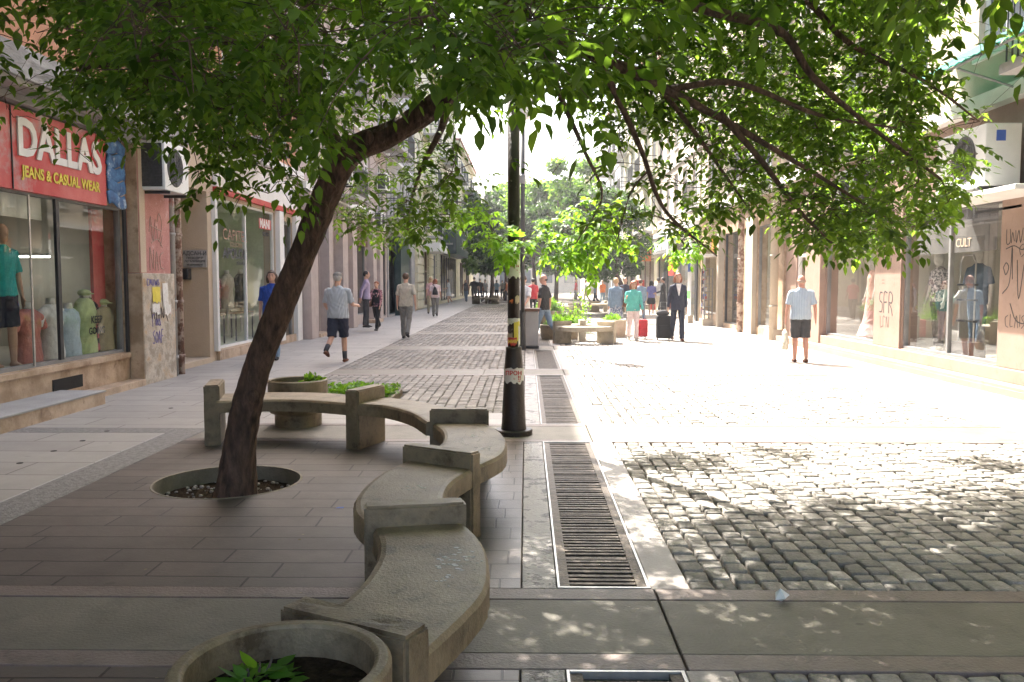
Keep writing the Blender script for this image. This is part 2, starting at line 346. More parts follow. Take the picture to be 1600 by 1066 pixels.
plate('rough_strip', 'rough_strip', [(-3.86, -3.505, -2, 9.3), (-6.2, -3.865, 9.0, 9.3)], 0.001)
plate('pavement', 'left_slabs', [(-7.2, -3.87, -2, 8.995), (-7.2, -6.2, 9.0, 9.3), (-7.2, -3.505, 9.305, 120)])
plate('pavement', 'right_slabs', [(5.306, 7.3, -2, 120)])
strips = []; borders = []; cobR = []; cobL = []
for i, (a, b) in enumerate(PANELS):
    strips.append((-0.02, 0.165, a + 0.004, b - 0.004)); borders.append((0.665, 0.87, a + 0.004, b - 0.004))
    if i >= 5: borders.append((0.17, 0.66, a + 0.004, b - 0.004))
    cobR.append((0.875, 5.3, a, b))
    if i >= 2: cobL.append((-3.5, -0.025, a if i > 2 else 10.46, b))
cobL[0] = (-3.5, -0.025, 10.46, 14.70)
plate('mottled_strip', 'mottled_strip', strips, 0.001); plate('drain_border', 'drain_border', borders, 0.001)

def cobbles(name, areas, w=0.13, l=0.145, far=20):
    Vs = []; F4 = []; off = 0
    for (x0, x1, y0, y1) in areas:
        ncol = int((x1 - x0) / w); cw = (x1 - x0) / ncol
        near = y0 < far; ll = l if near else l * 1.3
        if x1 - x0 < 0.3: continue
        fan = (abs(y0 - 10.46) < 0.01 and x1 < 0)
        cells = []
        wob = np.cumsum(RNG.normal(0, 0.009, ncol + 1)); wob -= np.linspace(wob[0], wob[-1], ncol + 1)
        for c in range(ncol):
            y = y0 + 0.004; 
            while y < y1 - 0.05:
                L_ = ll * RNG.uniform(0.75, 1.3); L_ = min(L_, y1 - 0.004 - y)
                if y1 - (y + L_) < 0.06: L_ = y1 - 0.004 - y
                cells.append((x0 + c * cw + (0 if c == 0 else wob[c]), x0 + (c + 1) * cw + (0 if c == ncol - 1 else wob[c + 1]), y, y + L_)); y += L_
        C = np.array(cells); N = len(C); g = 0.009 if (near and x0 > 0) else 0.0055
        if x1 < 0:
            keep = ~((C[:, 1] > -3.02) & (C[:, 0] < -1.78) & (C[:, 3] > 11.0) & (C[:, 2] < 12.35)); C = C[keep]; N = len(C)
        P = np.stack([np.stack([C[:, 0] + g, C[:, 2] + g], 1), np.stack([C[:, 1] - g, C[:, 2] + g], 1), np.stack([C[:, 1] - g, C[:, 3] - g], 1), np.stack([C[:, 0] + g, C[:, 3] - g], 1)], 1)
        P += RNG.normal(0, 0.006, P.shape)
        if not near or (x0 < 0 and y0 > 15):
            k = 2; us = [0, 1]
        else: k = 4; us = [0.0, 0.1, 0.9, 1.0]
        top = RNG.normal(0, 0.0022, N); tx = RNG.normal(0, 0.012, N); ty = RNG.normal(0, 0.015, N)
        vert = []
        for j, v in enumerate(us):
            for i_, u in enumerate(us):
                p = (P[:, 0] * (1 - u) * (1 - v) + P[:, 1] * u * (1 - v) + P[:, 2] * u * v + P[:, 3] * (1 - u) * v)
                if k == 4 and (i_ in (0, 3)) and (j in (0, 3)):
                    ctr = P.mean(1); p = p + (ctr - p) * 0.09
                e = (i_ in (0, k - 1)) or (j in (0, k - 1))
                z = top + tx * (u - .5) * .12 + ty * (v - .5) * .15 - (0.004 if (e and k == 4) else 0.0)
                vert.append(np.concatenate([p, z[:, None]], 1))
        sk = []
        ringi = ([0, 1, 2, 3, 7, 11, 15, 14, 13, 12, 8, 4] if k == 4 else [0, 1, 3, 2])
        for r_ in ringi:
            q = vert[r_].copy(); q[:, 2] = -0.034; sk.append(q)
        V = np.stack(vert + sk, 1); nv = V.shape[1]
        if fan:
            V[:, :, 1] += 0.09 * np.abs(np.sin(V[:, :, 0] * PI / 1.15)) * np.clip((14.65 - V[:, :, 1]) / 0.5, 0, 1) * np.clip((V[:, :, 1] - 10.46) / 0.5, 0, 1)
        base = off + np.arange(N)[:, None] * nv
        for j in range(k - 1):
            for i_ in range(k - 1):
                a = j * k + i_; F4.append(base + np.array([[a, a + 1, a + k + 1, a + k]]))
        n_ = len(ringi); kk = k * k
        for q in range(n_):
            F4.append(base + np.array([[ringi[(q + 1) % n_], ringi[q], kk + q, kk + (q + 1) % n_]]))
        Vs.append(V.reshape(-1, 3)); off += N * nv
    return struct(np_mesh(name, np.concatenate(Vs), [np.concatenate(F4)], 'cobble', smooth=False))
cobbles('cobbled_road', [r for r in cobR if r[2] < 60]); cobbles('cobbled_road', [r for r in cobL if r[2] < 60], 0.13, 0.14)
mat('tree_pit_rim', (0.16, 0.14, 0.1), (0.25, 0.22, 0.17), 6, 0.7, 0.4)

# ------------------------------------------------------------------ drains
for i, (a, b) in enumerate(PANELS[:5]):
    t = thing('drain_grate', ['steel edged drain grate cut off by the bottom edge of the photo', 'long slotted iron drain grate in front, beside the wavy bench', 'slotted drain grate just behind the foot of the stickered lamp post', 'narrow drain grate beyond the second paving band, level with the litter bin', 'farthest drain grate in the line down the middle of the street'][i], 'drain grate', (0.41, a, 0), 'drain grates along the street axis')
    y0, y1 = a + 0.01, b - 0.01
    MB().box(0.17, 0.182, y0, y1, -0.03, 0.004).box(0.645, 0.66, y0, y1, -0.03, 0.004).box(0.183, 0.644, y0, y0 + 0.015, -0.03, 0.004).box(0.183, 0.644, y1 - 0.015, y1, -0.03, 0.004).build('frame', 'steel_edge', t)
    sl_ = MB(); y = y0 + 0.03; k = 0
    sl_.box(0.184, 0.235, y0 + 0.016, y1 - 0.016, -0.03, -0.004); sl_.box(0.595, 0.643, y0 + 0.016, y1 - 0.016, -0.03, -0.004)
    if i < 3:
        while y < y1 - 0.07:
            wdt = 0.028 + 0.008 * random.random()
            if k % 9 == 8: wdt = 0.05
            dz = random.uniform(-0.006, 0.0)
            sl_.obox((0.415, y + wdt / 2, -0.016 + dz), 0.358, wdt, 0.02, rz=random.uniform(-0.02, 0.02)); y += wdt + 0.026 + 0.006 * random.random(); k += 1
    else:
        while y < y1 - 0.07: sl_.box(0.236, 0.594, y, y + 0.05, -0.026, -0.006); y += 0.1
    sl_.build('slats', 'iron', t)

# ------------------------------------------------------------------ serpentine bench
def cat(pts, n=8):
    P = [Vector((*p, 0)) for p in pts]; P = [P[0] * 2 - P[1]] + P + [P[-1] * 2 - P[-2]]; out = []
    for i in range(1, len(P) - 2):
        for k in range(n):
            t = k / n; a, b, c, d = P[i - 1:i + 3]
            out.append(0.5 * ((2 * b) + (c - a) * t + (2 * a - 5 * b + 4 * c - d) * t * t + (3 * b - a - 3 * c + d) * t ** 3))
    out.append(P[-2]); return [(p.x, p.y) for p in out]
from mathutils import noise
def worn(mb, name, m, parent, bev=.013, amp=.002):
    """cast concrete block: rounded, slightly uneven, with nicked edges"""
    o = mb.build(name, m, parent); bm = bmesh.new(); bm.from_mesh(o.data)
    bmesh.ops.bevel(bm, geom=list(bm.edges), offset=bev, segments=2, affect='EDGES')
    for _ in range(3): bmesh.ops.subdivide_edges(bm, edges=[e for e in bm.edges if e.calc_length() > .05], cuts=1, use_grid_fill=True)
    bmesh.ops.recalc_face_normals(bm, faces=bm.faces)
    for v in bm.verts:
        v.co += noise.noise_vector(v.co * 16) * amp
        if noise.noise(v.co * 33) > .42: v.co -= v.normal * .004
    bm.to_mesh(o.data); bm.free(); return o
bench = thing('serpentine_bench', 'long wavy concrete bench of six curved seats and upright slabs winding past the leaning tree', 'bench', (-0.55, 4.1, 0))
SEATS = [([(-3.05, 8.28), (-2.5, 8.4), (-2.15, 8.35), (-1.72, 8.16)], [(-3.16, 8.86), (-2.65, 8.98), (-2.1, 8.92), (-1.55, 8.62)]),
         ([(-1.66, 8.14), (-1.35, 8.0), (-1.05, 7.6), (-0.84, 7.08)], [(-1.48, 8.62), (-1.1, 8.36), (-0.7, 7.86), (-0.34, 7.08)]),
         ([(-0.77, 6.98), (-0.66, 6.62), (-0.62, 6.2), (-0.67, 5.85), (-0.78, 5.6)], [(-0.32, 6.98), (-0.2, 6.62), (-0.14, 6.2), (-0.16, 5.75), (-0.31, 5.34)]),
         ([(-0.79, 5.52), (-0.9, 5.12), (-0.935, 4.68), (-0.89, 4.32), (-0.78, 4.06)], [(-0.33, 5.28), (-0.42, 4.98), (-0.445, 4.66), (-0.4, 4.32), (-0.3, 4.16)]),
         ([(-0.735, 4.0), (-0.66, 3.73), (-0.635, 3.45), (-0.67, 3.1), (-0.78, 2.82)], [(-0.29, 4.06), (-0.2, 3.8), (-0.15, 3.45), (-0.165, 3.1), (-0.33, 2.58)])]
def soft_slab(inn, out, z0, z1, name, m, parent):
    """curved slab: 6-point rounded section swept between two edge lines"""
    sec = [(0, .02), (0, .8), (.03, .96), (.08, 1), (.5, 1.0), (.92, 1), (.97, .96), (1, .8), (1, .02), (.5, 0)]
    vs = []; n = len(inn)
    for (a, b) in zip(inn, out):
        for (u, v) in sec:
            q = Vector((a[0] + (b[0] - a[0]) * u, a[1] + (b[1] - a[1]) * u, z0 + (z1 - z0) * v))
            if u in (0, 1): w_ = noise.noise_vector(q * 17) * .004; q.x += w_.x; q.y += w_.y
            vs.append(q)
    k = len(sec)
    fs = [(i * k + j, i * k + (j + 1) % k, (i + 1) * k + (j + 1) % k, (i + 1) * k + j) for i in range(n - 1) for j in range(k)] + [tuple(range(k))[::-1], tuple((n - 1) * k + j for j in range(k))]
    mb = MB(); mb.add(vs, fs); o = mb.build(name, m, parent); bm = bmesh.new(); bm.from_mesh(o.data); bmesh.ops.recalc_face_normals(bm, faces=bm.faces); bm.to_mesh(o.data); bm.free()
    return o
for inn, out in SEATS:
    soft_slab(cat(inn, 18), cat(out, 18), 0.325, 0.45, 'seat', 'concrete', bench)
SUPS = [((-3.1, 8.3), (-3.24, 8.85), 0.15, 0.6), ((-1.68, 8.13), (-1.5, 8.62), 0.15, 0.575), ((-0.8, 7.05), (-0.31, 7.05), 0.1, 0.565), ((-0.79, 5.58), (-0.31, 5.3), 0.11, 0.55),
        ((-0.78, 4.03), (-0.3, 4.13), 0.12, 0.55), ((-0.79, 2.80), (-0.33, 2.56), 0.13, 0.545)]
for (a, b, th, h) in SUPS:
    a = Vector((*a, 0)); b = Vector((*b, 0)); d = b - a; c = (a + b) / 2
    mb = MB().obox((c.x, c.y, h / 2 - 0.01), d.length, th, h + 0.02, rz=math.atan2(d.y, d.x))
    worn(mb, 'support', 'concrete', bench)
# white worn patches of flaked paint on seats are part of the concrete: thin crust flakes
mat('flake', (0.5, 0.48, 0.44), (0.62, 0.6, 0.56), 8, 0.6)
fl = MB()
for (cx, cy, sx, sy, n) in [(-0.3, 3.5, .09, .12, 50), (-0.33, 3.28, .04, .05, 8), (-0.4, 6.3, .1, .3, 30), (-0.28, 5.9, .05, .1, 12), (-0.62, 4.75, .1, .06, 9)]:
    for _ in range(n):
        x, y = random.gauss(cx, sx * 0.6), random.gauss(cy, sy * 0.6); r = random.uniform(0.003, 0.013); k = random.randint(5, 8)
        poly = [(x + r * random.uniform(.5, 1.4) * math.cos(2 * PI * q / k), y + 1.0 * r * random.uniform(.3, 1.0) * math.sin(2 * PI * q / k)) for q in range(k)]
        fl.prism(poly, 0.4495, 0.4512)
tag(fl.build('paint_flakes', 'flake', bench), kind='stuff')

# ------------------------------------------------------------------ planters
def planter(label, c, r, h, wall, base=None, m='concrete', group='round concrete planters', soil=True):
    t = thing('round_planter', label, 'planter', (c[0], c[1], 0), group)
    prof = [(r - wall, h * .5), (r - wall, h - 0.012), (r - wall + 0.01, h), (r - 0.012, h), (r, h - 0.014)]
    prof += [(r, base[1]), (r * 0.93, base[1] - 0.05), (base[0], base[1] - 0.06), (base[0], 0.0)] if base else [(r, h * 0.5), (r * 0.93, 0)]
    MB().lathe((c[0], c[1], 0), prof, 56).build('bowl', m, t, smooth=False, bevel=0.004)
    mb = MB(); vs = [(c[0], c[1], h - 0.09)]; seg = 28
    for rr in (0.35, 0.7, 1.0):
        for k in range(seg): q = 2 * PI * k / seg; vs.append((c[0] + rr * (r - wall) * math.cos(q), c[1] + rr * (r - wall) * math.sin(q), h - 0.1 + (random.uniform(-.008, .014) if rr < 1 else -.004)))
    fs = [(0, 1 + k, 1 + (k + 1) % seg) for k in range(seg)] + [(1 + j * seg + k, 1 + (j + 1) * seg + k, 1 + (j + 1) * seg + (k + 1) % seg, 1 + j * seg + (k + 1) % seg) for j in range(2) for k in range(seg)]
    mb.add(vs, fs).build('soil', 'soil', t, smooth=True); return t
planter('round concrete planter cut by the bottom edge, dark soil and ivy leaves inside', (-0.69, 2.33), 0.31, 0.55, 0.05)
planter('brown round planter on a narrow foot standing behind the far curve of the bench', (-2.58, 9.55), 0.33, 0.52, 0.03, (0.26, 0.2))

# ------------------------------------------------------------------ leaves
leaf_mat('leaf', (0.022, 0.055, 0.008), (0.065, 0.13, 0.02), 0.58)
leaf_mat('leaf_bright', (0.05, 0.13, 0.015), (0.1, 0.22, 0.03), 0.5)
leaf_mat('leaf_far', (0.012, 0.035, 0.01), (0.035, 0.075, 0.02), 0.35)
leaf_mat('leaf_sunny', (0.03, 0.085, 0.012), (0.07, 0.15, 0.025), 0.5)  # lighter copy of the far leaf, sunlight on crowns put into the green
leaf_mat('leaf_cover', (0.045, 0.13, 0.015), (0.09, 0.2, 0.025), 0.4)
LV = np.array([[0, 0, 0], [-.23, .28, .03], [.23, .28, .03], [0, .3, -.02], [-.2, .62, .0], [.2, .62, .0], [0, .64, -.045], [0, 1, -.12]])
LF3 = np.array([[0, 3, 1], [0, 2, 3], [4, 6, 7], [6, 5, 7]]); LF4 = np.array([[1, 3, 6, 4], [3, 2, 5, 6]])
def leaves(name, P, D, Nn, S, m, parent=None, width=1.0):
    """P base points, D directions, Nn normals, S lengths"""
    P, D, Nn, S = map(np.asarray, (P, D, Nn, S)); D = D / (np.linalg.norm(D, axis=1)[:, None] + 1e-9)
    X = np.cross(D, Nn); X /= (np.linalg.norm(X, axis=1)[:, None] + 1e-9); Z = np.cross(X, D)
    W = RNG.uniform(.8, 1.2, len(P)) * width
    V = P[:, None] + S[:, None, None] * (LV[None, :, 0:1] * X[:, None] * W[:, None, None] + LV[None, :, 1:2] * D[:, None] + LV[None, :, 2:3] * RNG.uniform(-.6, 2.8, len(P))[:, None, None] * Z[:, None])
    b = np.arange(len(P))[:, None] * 8
    f3 = (b[:, :, None] + LF3[None]).reshape(-1, 3); f4 = (b[:, :, None] + LF4[None]).reshape(-1, 4)
    return np_mesh(name, V.reshape(-1, 3), [f3, f4], m, parent)
def bush(name, label, cat, c, r, n, size, m='leaf_cover', group=None, up=0.7, flat=False):
    t = thing(name, label, cat, (c[0], c[1], c[2]), group)
    st = MB()
    P = []; D = []
    for k in range(max(6, n // 40)):
        a = random.uniform(0, 2 * PI); q = random.uniform(.1, .9); tip = (c[0] + r[0] * q * math.cos(a), c[1] + r[1] * q * math.sin(a), c[2] + r[2] * random.uniform(.5, 1))
        st.tube([(c[0] + r[0] * q * .6 * math.cos(a), c[1] + r[1] * q * .6 * math.sin(a), c[2]), tip], [0.006, 0.003], 5)
    st.build('stems', 'twig', t)
    u = RNG.normal(0, 1, (n, 3)); u /= np.linalg.norm(u, axis=1)[:, None]; u[:, 2] = np.abs(u[:, 2]); rad = RNG.uniform(.45, 1.0, n)[:, None]
    lump = 0.75 + 0.3 * np.sin(u[:, :1] * 5 + c[0]) * np.cos(u[:, 1:2] * 6 + c[1])
    P = np.array(c) + u * rad * lump * np.array(r); D = u + RNG.normal(0, .5, (n, 3)); D[:, 2] += 0.2
    if flat: D[:, 2] *= .15
    N_ = RNG.normal(0, .5, (n, 3)); N_[:, 2] += up
    leaves('foliage', P, D, N_, RNG.uniform(.7, 1.2, n) * size, m, t, 1.1); return t
mat('twig', (0.07, 0.055, 0.04), (0.13, 0.1, 0.075), 14, 0.8, 0.3)
bush('ivy_plant', 'small green ivy plant in the near planter at the bottom edge', 'plant', (-0.78, 2.37, 0.46), (0.13, 0.11, 0.045), 46, 0.075, 'leaf_bright', up=3, flat=True)
bush('leafy_plant', 'bright green tuft growing in the brown planter behind the bench', 'plant', (-2.42, 9.6, 0.46), (0.14, 0.14, 0.12), 160, 0.06)
# ------------------------------------------------------------------ tree pit, ground-cover bed
struct(MB().lathe((PITC[0], PITC[1], 0), [(PITR - 0.03, -0.25), (PITR - 0.03, 0.004), (PITR - 0.015, 0.006), (PITR, -0.012)], 64).build('tree_pit_rim', 'tree_pit_rim'))
mb = MB(); seg = 40; rings = 9; vs = []
for j in range(rings + 1):
    for k in range(seg):
        q = 2 * PI * k / seg; rr = PITR * j / rings; dd = math.hypot(PITC[0] + rr * math.cos(q) + 2.25, PITC[1] + rr * math.sin(q) - 6.5)
        vs.append((PITC[0] + rr * math.cos(q), PITC[1] + rr * math.sin(q), -0.125 + 0.05 * math.exp(-(dd / 0.25) ** 2) + random.uniform(-.014, .014)))
fs = [(j * seg + k, (j + 1) * seg + k, (j + 1) * seg + (k + 1) % seg, j * seg + (k + 1) % seg) for j in range(rings) for k in range(seg)]
struct(mb.add(vs, fs).build('soil', 'soil', smooth=True))
mat('rubble', (0.2, 0.18, 0.16), (0.4, 0.37, 0.34), 20, 0.9)
mb = MB()
for _ in range(150):
    q = random.uniform(0, 2 * PI); rr = PITR * math.sqrt(random.random()) * .9; s = random.uniform(.006, .022)
    mb.ell((PITC[0] + rr * math.cos(q), PITC[1] + rr * math.sin(q), -0.118), (s, s * random.uniform(.6, 1.2), s * .7), 6, 4)
tag(mb.build('pebbles', 'rubble'), 'pale rubble and litter on the soil round the tree foot', 'rubble', kind='stuff')
bedt = thing('planting_bed', 'low square concrete bed edge around the bright green ground cover', 'planting bed', (-2.4, 11.7, 0))
mb = MB(); 
for (x0, x1, y0, y1) in [(-3.0, -1.8, 11.02, 11.1), (-3.0, -1.8, 12.26, 12.34), (-3.0, -2.92, 11.104, 12.256), (-1.88, -1.8, 11.104, 12.256)]: mb.box(x0, x1, y0, y1, -0.05, 0.07)
mb.build('kerb', 'concrete', bedt, bevel=0.008)
MB().box(-2.92, -1.88, 11.1, 12.26, -0.05, 0.05).build('soil', 'soil', bedt)
n = 2600
P = np.stack([RNG.uniform(-2.98, -1.82, n), RNG.uniform(11.05, 12.3, n), RNG.uniform(.04, .13, n)], 1)
P[:, 2] += 0.06 * np.sin(P[:, 0] * 6) * np.cos(P[:, 1] * 5)
D = RNG.normal(0, 1, (n, 3)); D[:, 2] = RNG.uniform(0, .9, n); Nn = RNG.normal(0, .4, (n, 3)); Nn[:, 2] += 1
tag(leaves('ground_cover', P, D, Nn, RNG.uniform(.05, .09, n), 'leaf_cover', None, 1.2), 'bright green leafy ground cover filling the low bed', 'ground cover', kind='stuff')

# ------------------------------------------------------------------ the leaning tree in front
mat('bark', (0.03, 0.017, 0.011), (0.15, 0.088, 0.06), 22, 0.85, 1.0, 45, stretch=(1, 1, 0.3), stain=((0.02, 0.012, 0.009), 4, 0.5, 0.7))
tree = thing('leaning_tree', 'large leaning dark-barked tree rising from the round pit, its leafy crown overhanging the whole street', 'tree', (-2.25, 6.4, 0))
def P3(*a): return [atY(*p) for p in a]
def smooth_path(pts, n=6):
    P = [Vector(p) for p in pts]; P = [P[0] * 2 - P[1]] + P + [P[-1] * 2 - P[-2]]; out = []
    for i in range(1, len(P) - 2):
        for k in range(n):
            t = k / n; a, b, c, d = P[i - 1:i + 3]
            out.append(0.5 * ((2 * b) + (c - a) * t + (2 * a - 5 * b + 4 * c - d) * t * t + (3 * b - a - 3 * c + d) * t ** 3))
    out.append(P[-2]); return out
def lerp_r(rs, n):
    out = []
    for i in range(n):
        t = i / (n - 1) * (len(rs) - 1); k = min(int(t), len(rs) - 2); out.append(rs[k] + (rs[k + 1] - rs[k]) * (t - k))
    return out
def limb_mesh(mb, pts, rs, seg=14, rough=0.05, n=6):
    p = smooth_path(pts, n); r = lerp_r(rs, len(p)); o = MB().tube(p, r, seg)
    vs = []
    for i, v in enumerate(o.v):
        c = p[i // seg]; v = Vector(v); d = v - c
        k = 1 + rough * (math.sin(v.z * 9 + i % seg * 1.7) + math.sin(v.z * 23 + (i % seg) * 3.1 + v.x * 8)) * .8
        vs.append(c + d * k)
    mb.add(vs, o.f); return p, r
trunk = MB(); LIMBS = []
tp, tr_ = limb_mesh(trunk, [Vector((-2.27, 6.5, -0.22)), Vector((-2.24, 6.47, 0.0))] + P3((377, 680, 6.44), (400, 580, 6.38), (436, 486, 6.3), (478, 385, 6.2), (512, 300, 6.12), (545, 240, 6.05), (620, 204, 5.95), (700, 150, 5.8), (762, 98, 5.65)),
                 [0.23, 0.155, 0.114, 0.1, 0.096, 0.093, 0.096, 0.098, 0.082, 0.074, 0.068], 36, 0.05, 16)
LIMBS.append((tp[-60::2], tr_[-60::2]))
for (px, py, Y, r) in [(452, 430, 6.2, .05), (395, 620, 6.3, .045), (505, 330, 6.0, .045), (575, 215, 5.9, .04)]:
    q = atY(px, py, Y); trunk.ell(q, (r, r * .8, r * 1.3), 12, 8)
for pts, rs in [
    (P3((530, 262, 6.05), (528, 232, 6.1), (500, 190, 6.25), (452, 120, 6.5), (380, 40, 6.8), (300, -40, 7.1)), [.09, .06, .05, .04, .03, .02]),
    (P3((450, 130, 6.5), (400, 75, 6.0), (320, 65, 5.4), (220, 90, 4.9), (120, 110, 4.6)), [.035, .03, .022, .016, .01]),
    (P3((520, 215, 6.15), (420, 150, 5.4), (330, 120, 4.6), (240, 120, 4.0)), [.04, .03, .02, .01]),
    (P3((755, 100, 5.65), (830, 62, 5.3), (930, 88, 5.1), (1040, 140, 5.0), (1120, 182, 5.1), (1200, 228, 5.3), (1290, 282, 5.6), (1400, 350, 6.0)), [.06, .045, .034, .027, .022, .017, .012, .006]),
    (P3((930, 88, 5.1), (1010, 120, 5.2), (1080, 200, 5.5), (1130, 270, 5.9), (1180, 340, 6.4)), [.024, .02, .015, .01, .006]),
    (P3((762, 98, 5.65), (800, 20, 5.4), (860, -60, 5.2), (960, -150, 5.2), (1100, -240, 5.4)), [.08, .07, .06, .045, .03]),
    (P3((860, -60, 5.2), (980, -20, 5.0), (1120, 20, 5.0), (1220, 50, 5.0), (1270, 120, 5.1), (1350, 190, 5.3), (1470, 280, 5.6)), [.04, .033, .028, .022, .015, .008]),
    (P3((960, -150, 5.2), (1140, -90, 5.2), (1260, 0, 5.4), (1330, 70, 5.6), (1450, 130, 6.0), (1530, 190, 6.3)), [.035, .028, .022, .018, .012, .006]),
    (P3((800, 20, 5.4), (740, -60, 4.6), (660, -120, 3.8), (600, -120, 3.0), (560, -60, 2.5)), [.06, .05, .04, .025, .015]),
    (P3((740, -60, 4.6), (560, -90, 4.2), (380, -60, 3.8), (250, 0, 3.4), (160, 60, 3.1)), [.045, .035, .028, .02, .01]),
    (P3((840, 50, 5.6), (880, 160, 6.0), (915, 240, 6.6), (940, 310, 7.4), (900, 380, 8.4)), [.028, .02, .015, .01, .006]),
    (P3((1120, 172, 5.1), (1180, 240, 5.2), (1250, 330, 5.4), (1300, 380, 5.6)), [.022, .018, .012, .006]),
    (P3((940, 100, 5.1), (1000, 230, 5.3), (1040, 330, 5.7), (1120, 400, 6.4)), [.022, .016, .012, .006]),
    (P3((1040, 140, 5.0), (1150, 130, 5.0), (1280, 180, 5.2), (1400, 200, 5.4)), [.022, .018, .012, .006]),
    (P3((700, 150, 5.8), (690, 200, 6.6), (660, 260, 7.4), (640, 320, 8.0)), [.04, .028, .02, .01]),
]:
    p, r = limb_mesh(trunk, pts, rs, 10, 0.04); LIMBS.append((p, r))
trunk.build('trunk', 'bark', tree, smooth=True)

# nodes twigs may spring from
NODES = [(q, rr) for p, r in LIMBS for q, rr in zip(p, r)]
def interp(x, tab):
    for (a, b), (c, d) in zip(tab, tab[1:]):
        if x <= c: return b + (d - b) * max(0, (x - a)) / (c - a)
    return tab[-1][1]
LOWER = [(-150, 215), (0, 225), (30, 250), (80, 262), (130, 285), (160, 245), (200, 265), (235, 262), (255, 225), (295, 240), (312, 345), (380, 350), (405, 300), (430, 330), (480, 350), (510, 365), (560, 380), (600, 402), (640, 400), (680, 370), (720, 360), (745, 330), (770, 345), (800, 250), (830, 250), (870, 300),
         (900, 330), (930, 400), (985, 395), (1005, 345), (1040, 385), (1090, 412), (1130, 350), (1180, 360), (1225, 370), (1250, 400), (1290, 420), (1330, 418), (1390, 405), (1420, 395), (1450, 410), (1485, 385), (1500, 330), (1530, 250), (1560, 200), (1590, 120), (1750, 60)]
def dens(x, y):
    """how thick the crown is towards this side"""
    if y > interp(x, LOWER) - 10: return 0
    d = 1.0
    if x < 140 and y < 130: d = 0.06 + 0.3 * (x > 100)
    if x < 170 and y >= 130: d = 0.26 if y < 190 else .15
    if 170 <= x < 230 and y > 180: d = 0.4
    if 470 < x < 690 and abs(y - interp(x, [(470, 400), (512, 300), (545, 240), (620, 204), (690, 160)])) < 34: d = .15
    if 130 <= x < 250 and y <= 130: d = 0.75
    if 250 <= x < 330 and y > 210: d = 0.12
    if 300 <= x < 400 and y > 240: d = 0.5
    if 380 <= x < 520 and y > 200: d = 0.55
    if 215 <= x < 300 and y > 190: d = 0.3
    if 715 < x < 990 and 120 < y < 345:
        d = 0.14 if (735 < x < 900 and 145 < y < 275) else 0.4
    if 960 < x < 1110 and 225 < y < 330: d = 0.3
    if 1110 <= x < 1240 and y > 330: d = 0.55
    if x > 1480 and y < 230: d = 0.25
    if x > 1455 and 40 < y < 160: d = .1
    if x > 1540: d *= 0.3
    return d
clusters = []   # (position, bright?, leaf scale)
def add_cluster(x, y, Y, sc=1.0, bright=False): clusters.append((atY(x, y, Y), bright, sc, x, y))
tries = 0
while len(clusters) < 660 and tries < 20000:
    tries += 1
    x = random.uniform(-120, 1640); y = random.uniform(-120, 425)
    if random.random() > dens(x, y): continue
    zmin = 1.8
    lo = max(4.3, (zmin - EYE) * F_PX / max(1, 440 - y)); Y = random.uniform(lo, 9.6) if y > 100 else random.uniform(3.8, 9.0)
    if x > 850: Y = max(Y, random.uniform(5.0, 6.5))
    if 470 < x < 700 and 150 < y < 420: Y = random.uniform(6.8, 9.4)
    if x < 480: Y = min(Y, random.uniform(3.5, 8.0)) if y > 0 else Y
    if x < 420 and y > 150: Y = random.uniform(max(3.6, lo - .6), 6.5)
    z = EYE + (440 - y) / F_PX * Y
    if z > 5.2: continue
    if x > 850 and Y - .66 * z > 6.6: Y = random.uniform(max(lo, 4.4), 7.8)
    if x > 900 and Y < 5 and y > 150: Y = random.uniform(5.5, 9)
    add_cluster(x, y, Y)
# branches that hang close over the viewer
for _ in range(34):
    x = random.uniform(200, 720); y = random.gauss(40, 50)
    if y > interp(x, [(80, 120), (200, 175), (400, 170), (470, 140), (520, 110), (640, 80), (720, 60)]): continue
    add_cluster(x, y, random.uniform(2.2, 3.4), 0.85)
for _ in range(10): add_cluster(random.uniform(740, 840), random.uniform(20, 90), random.uniform(2.4, 3.2), 1.0)
# crown above the picture, shading the foreground
for _ in range(1500):
    X = random.uniform(-4.8, 5.2); Y = random.uniform(.2, 9.4); z = random.uniform(3.4, 6.2)
    if z < EYE + (440 + 60) / F_PX * Y or Y - .66 * z > 5.6: continue
    if X > 3.6 and Y > 7: continue
    if ((X - 0.2) / 5.8) ** 2 + ((Y - 4.8) / 5.2) ** 2 > 1: continue
    clusters.append((Vector((X, Y, z)), False, 1.5, None, None))
    if sum(c[3] is None for c in clusters) > 620: break
# low hanging shoots, the sunlight on them put into a brighter leaf colour
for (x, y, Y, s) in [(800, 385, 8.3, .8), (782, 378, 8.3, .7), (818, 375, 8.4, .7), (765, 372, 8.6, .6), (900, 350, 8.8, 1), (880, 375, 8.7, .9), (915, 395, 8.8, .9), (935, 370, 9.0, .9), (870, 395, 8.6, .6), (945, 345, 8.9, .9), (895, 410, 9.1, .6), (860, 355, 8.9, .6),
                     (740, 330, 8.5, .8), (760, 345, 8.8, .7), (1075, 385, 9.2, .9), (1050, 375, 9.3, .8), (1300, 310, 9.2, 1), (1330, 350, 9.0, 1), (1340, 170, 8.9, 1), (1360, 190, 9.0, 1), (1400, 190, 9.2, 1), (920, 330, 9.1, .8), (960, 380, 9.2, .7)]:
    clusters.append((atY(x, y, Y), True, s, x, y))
tw = MB(); LP = [[], []]; LD = [[], []]; LN = [[], []]; LS = [[], []]
fork = Vector(tp[-1])
clusters.sort(key=lambda c: (c[0] - fork).length)
node_pos = np.array([tuple(q) for q, _ in NODES]); node_r = [r for _, r in NODES]
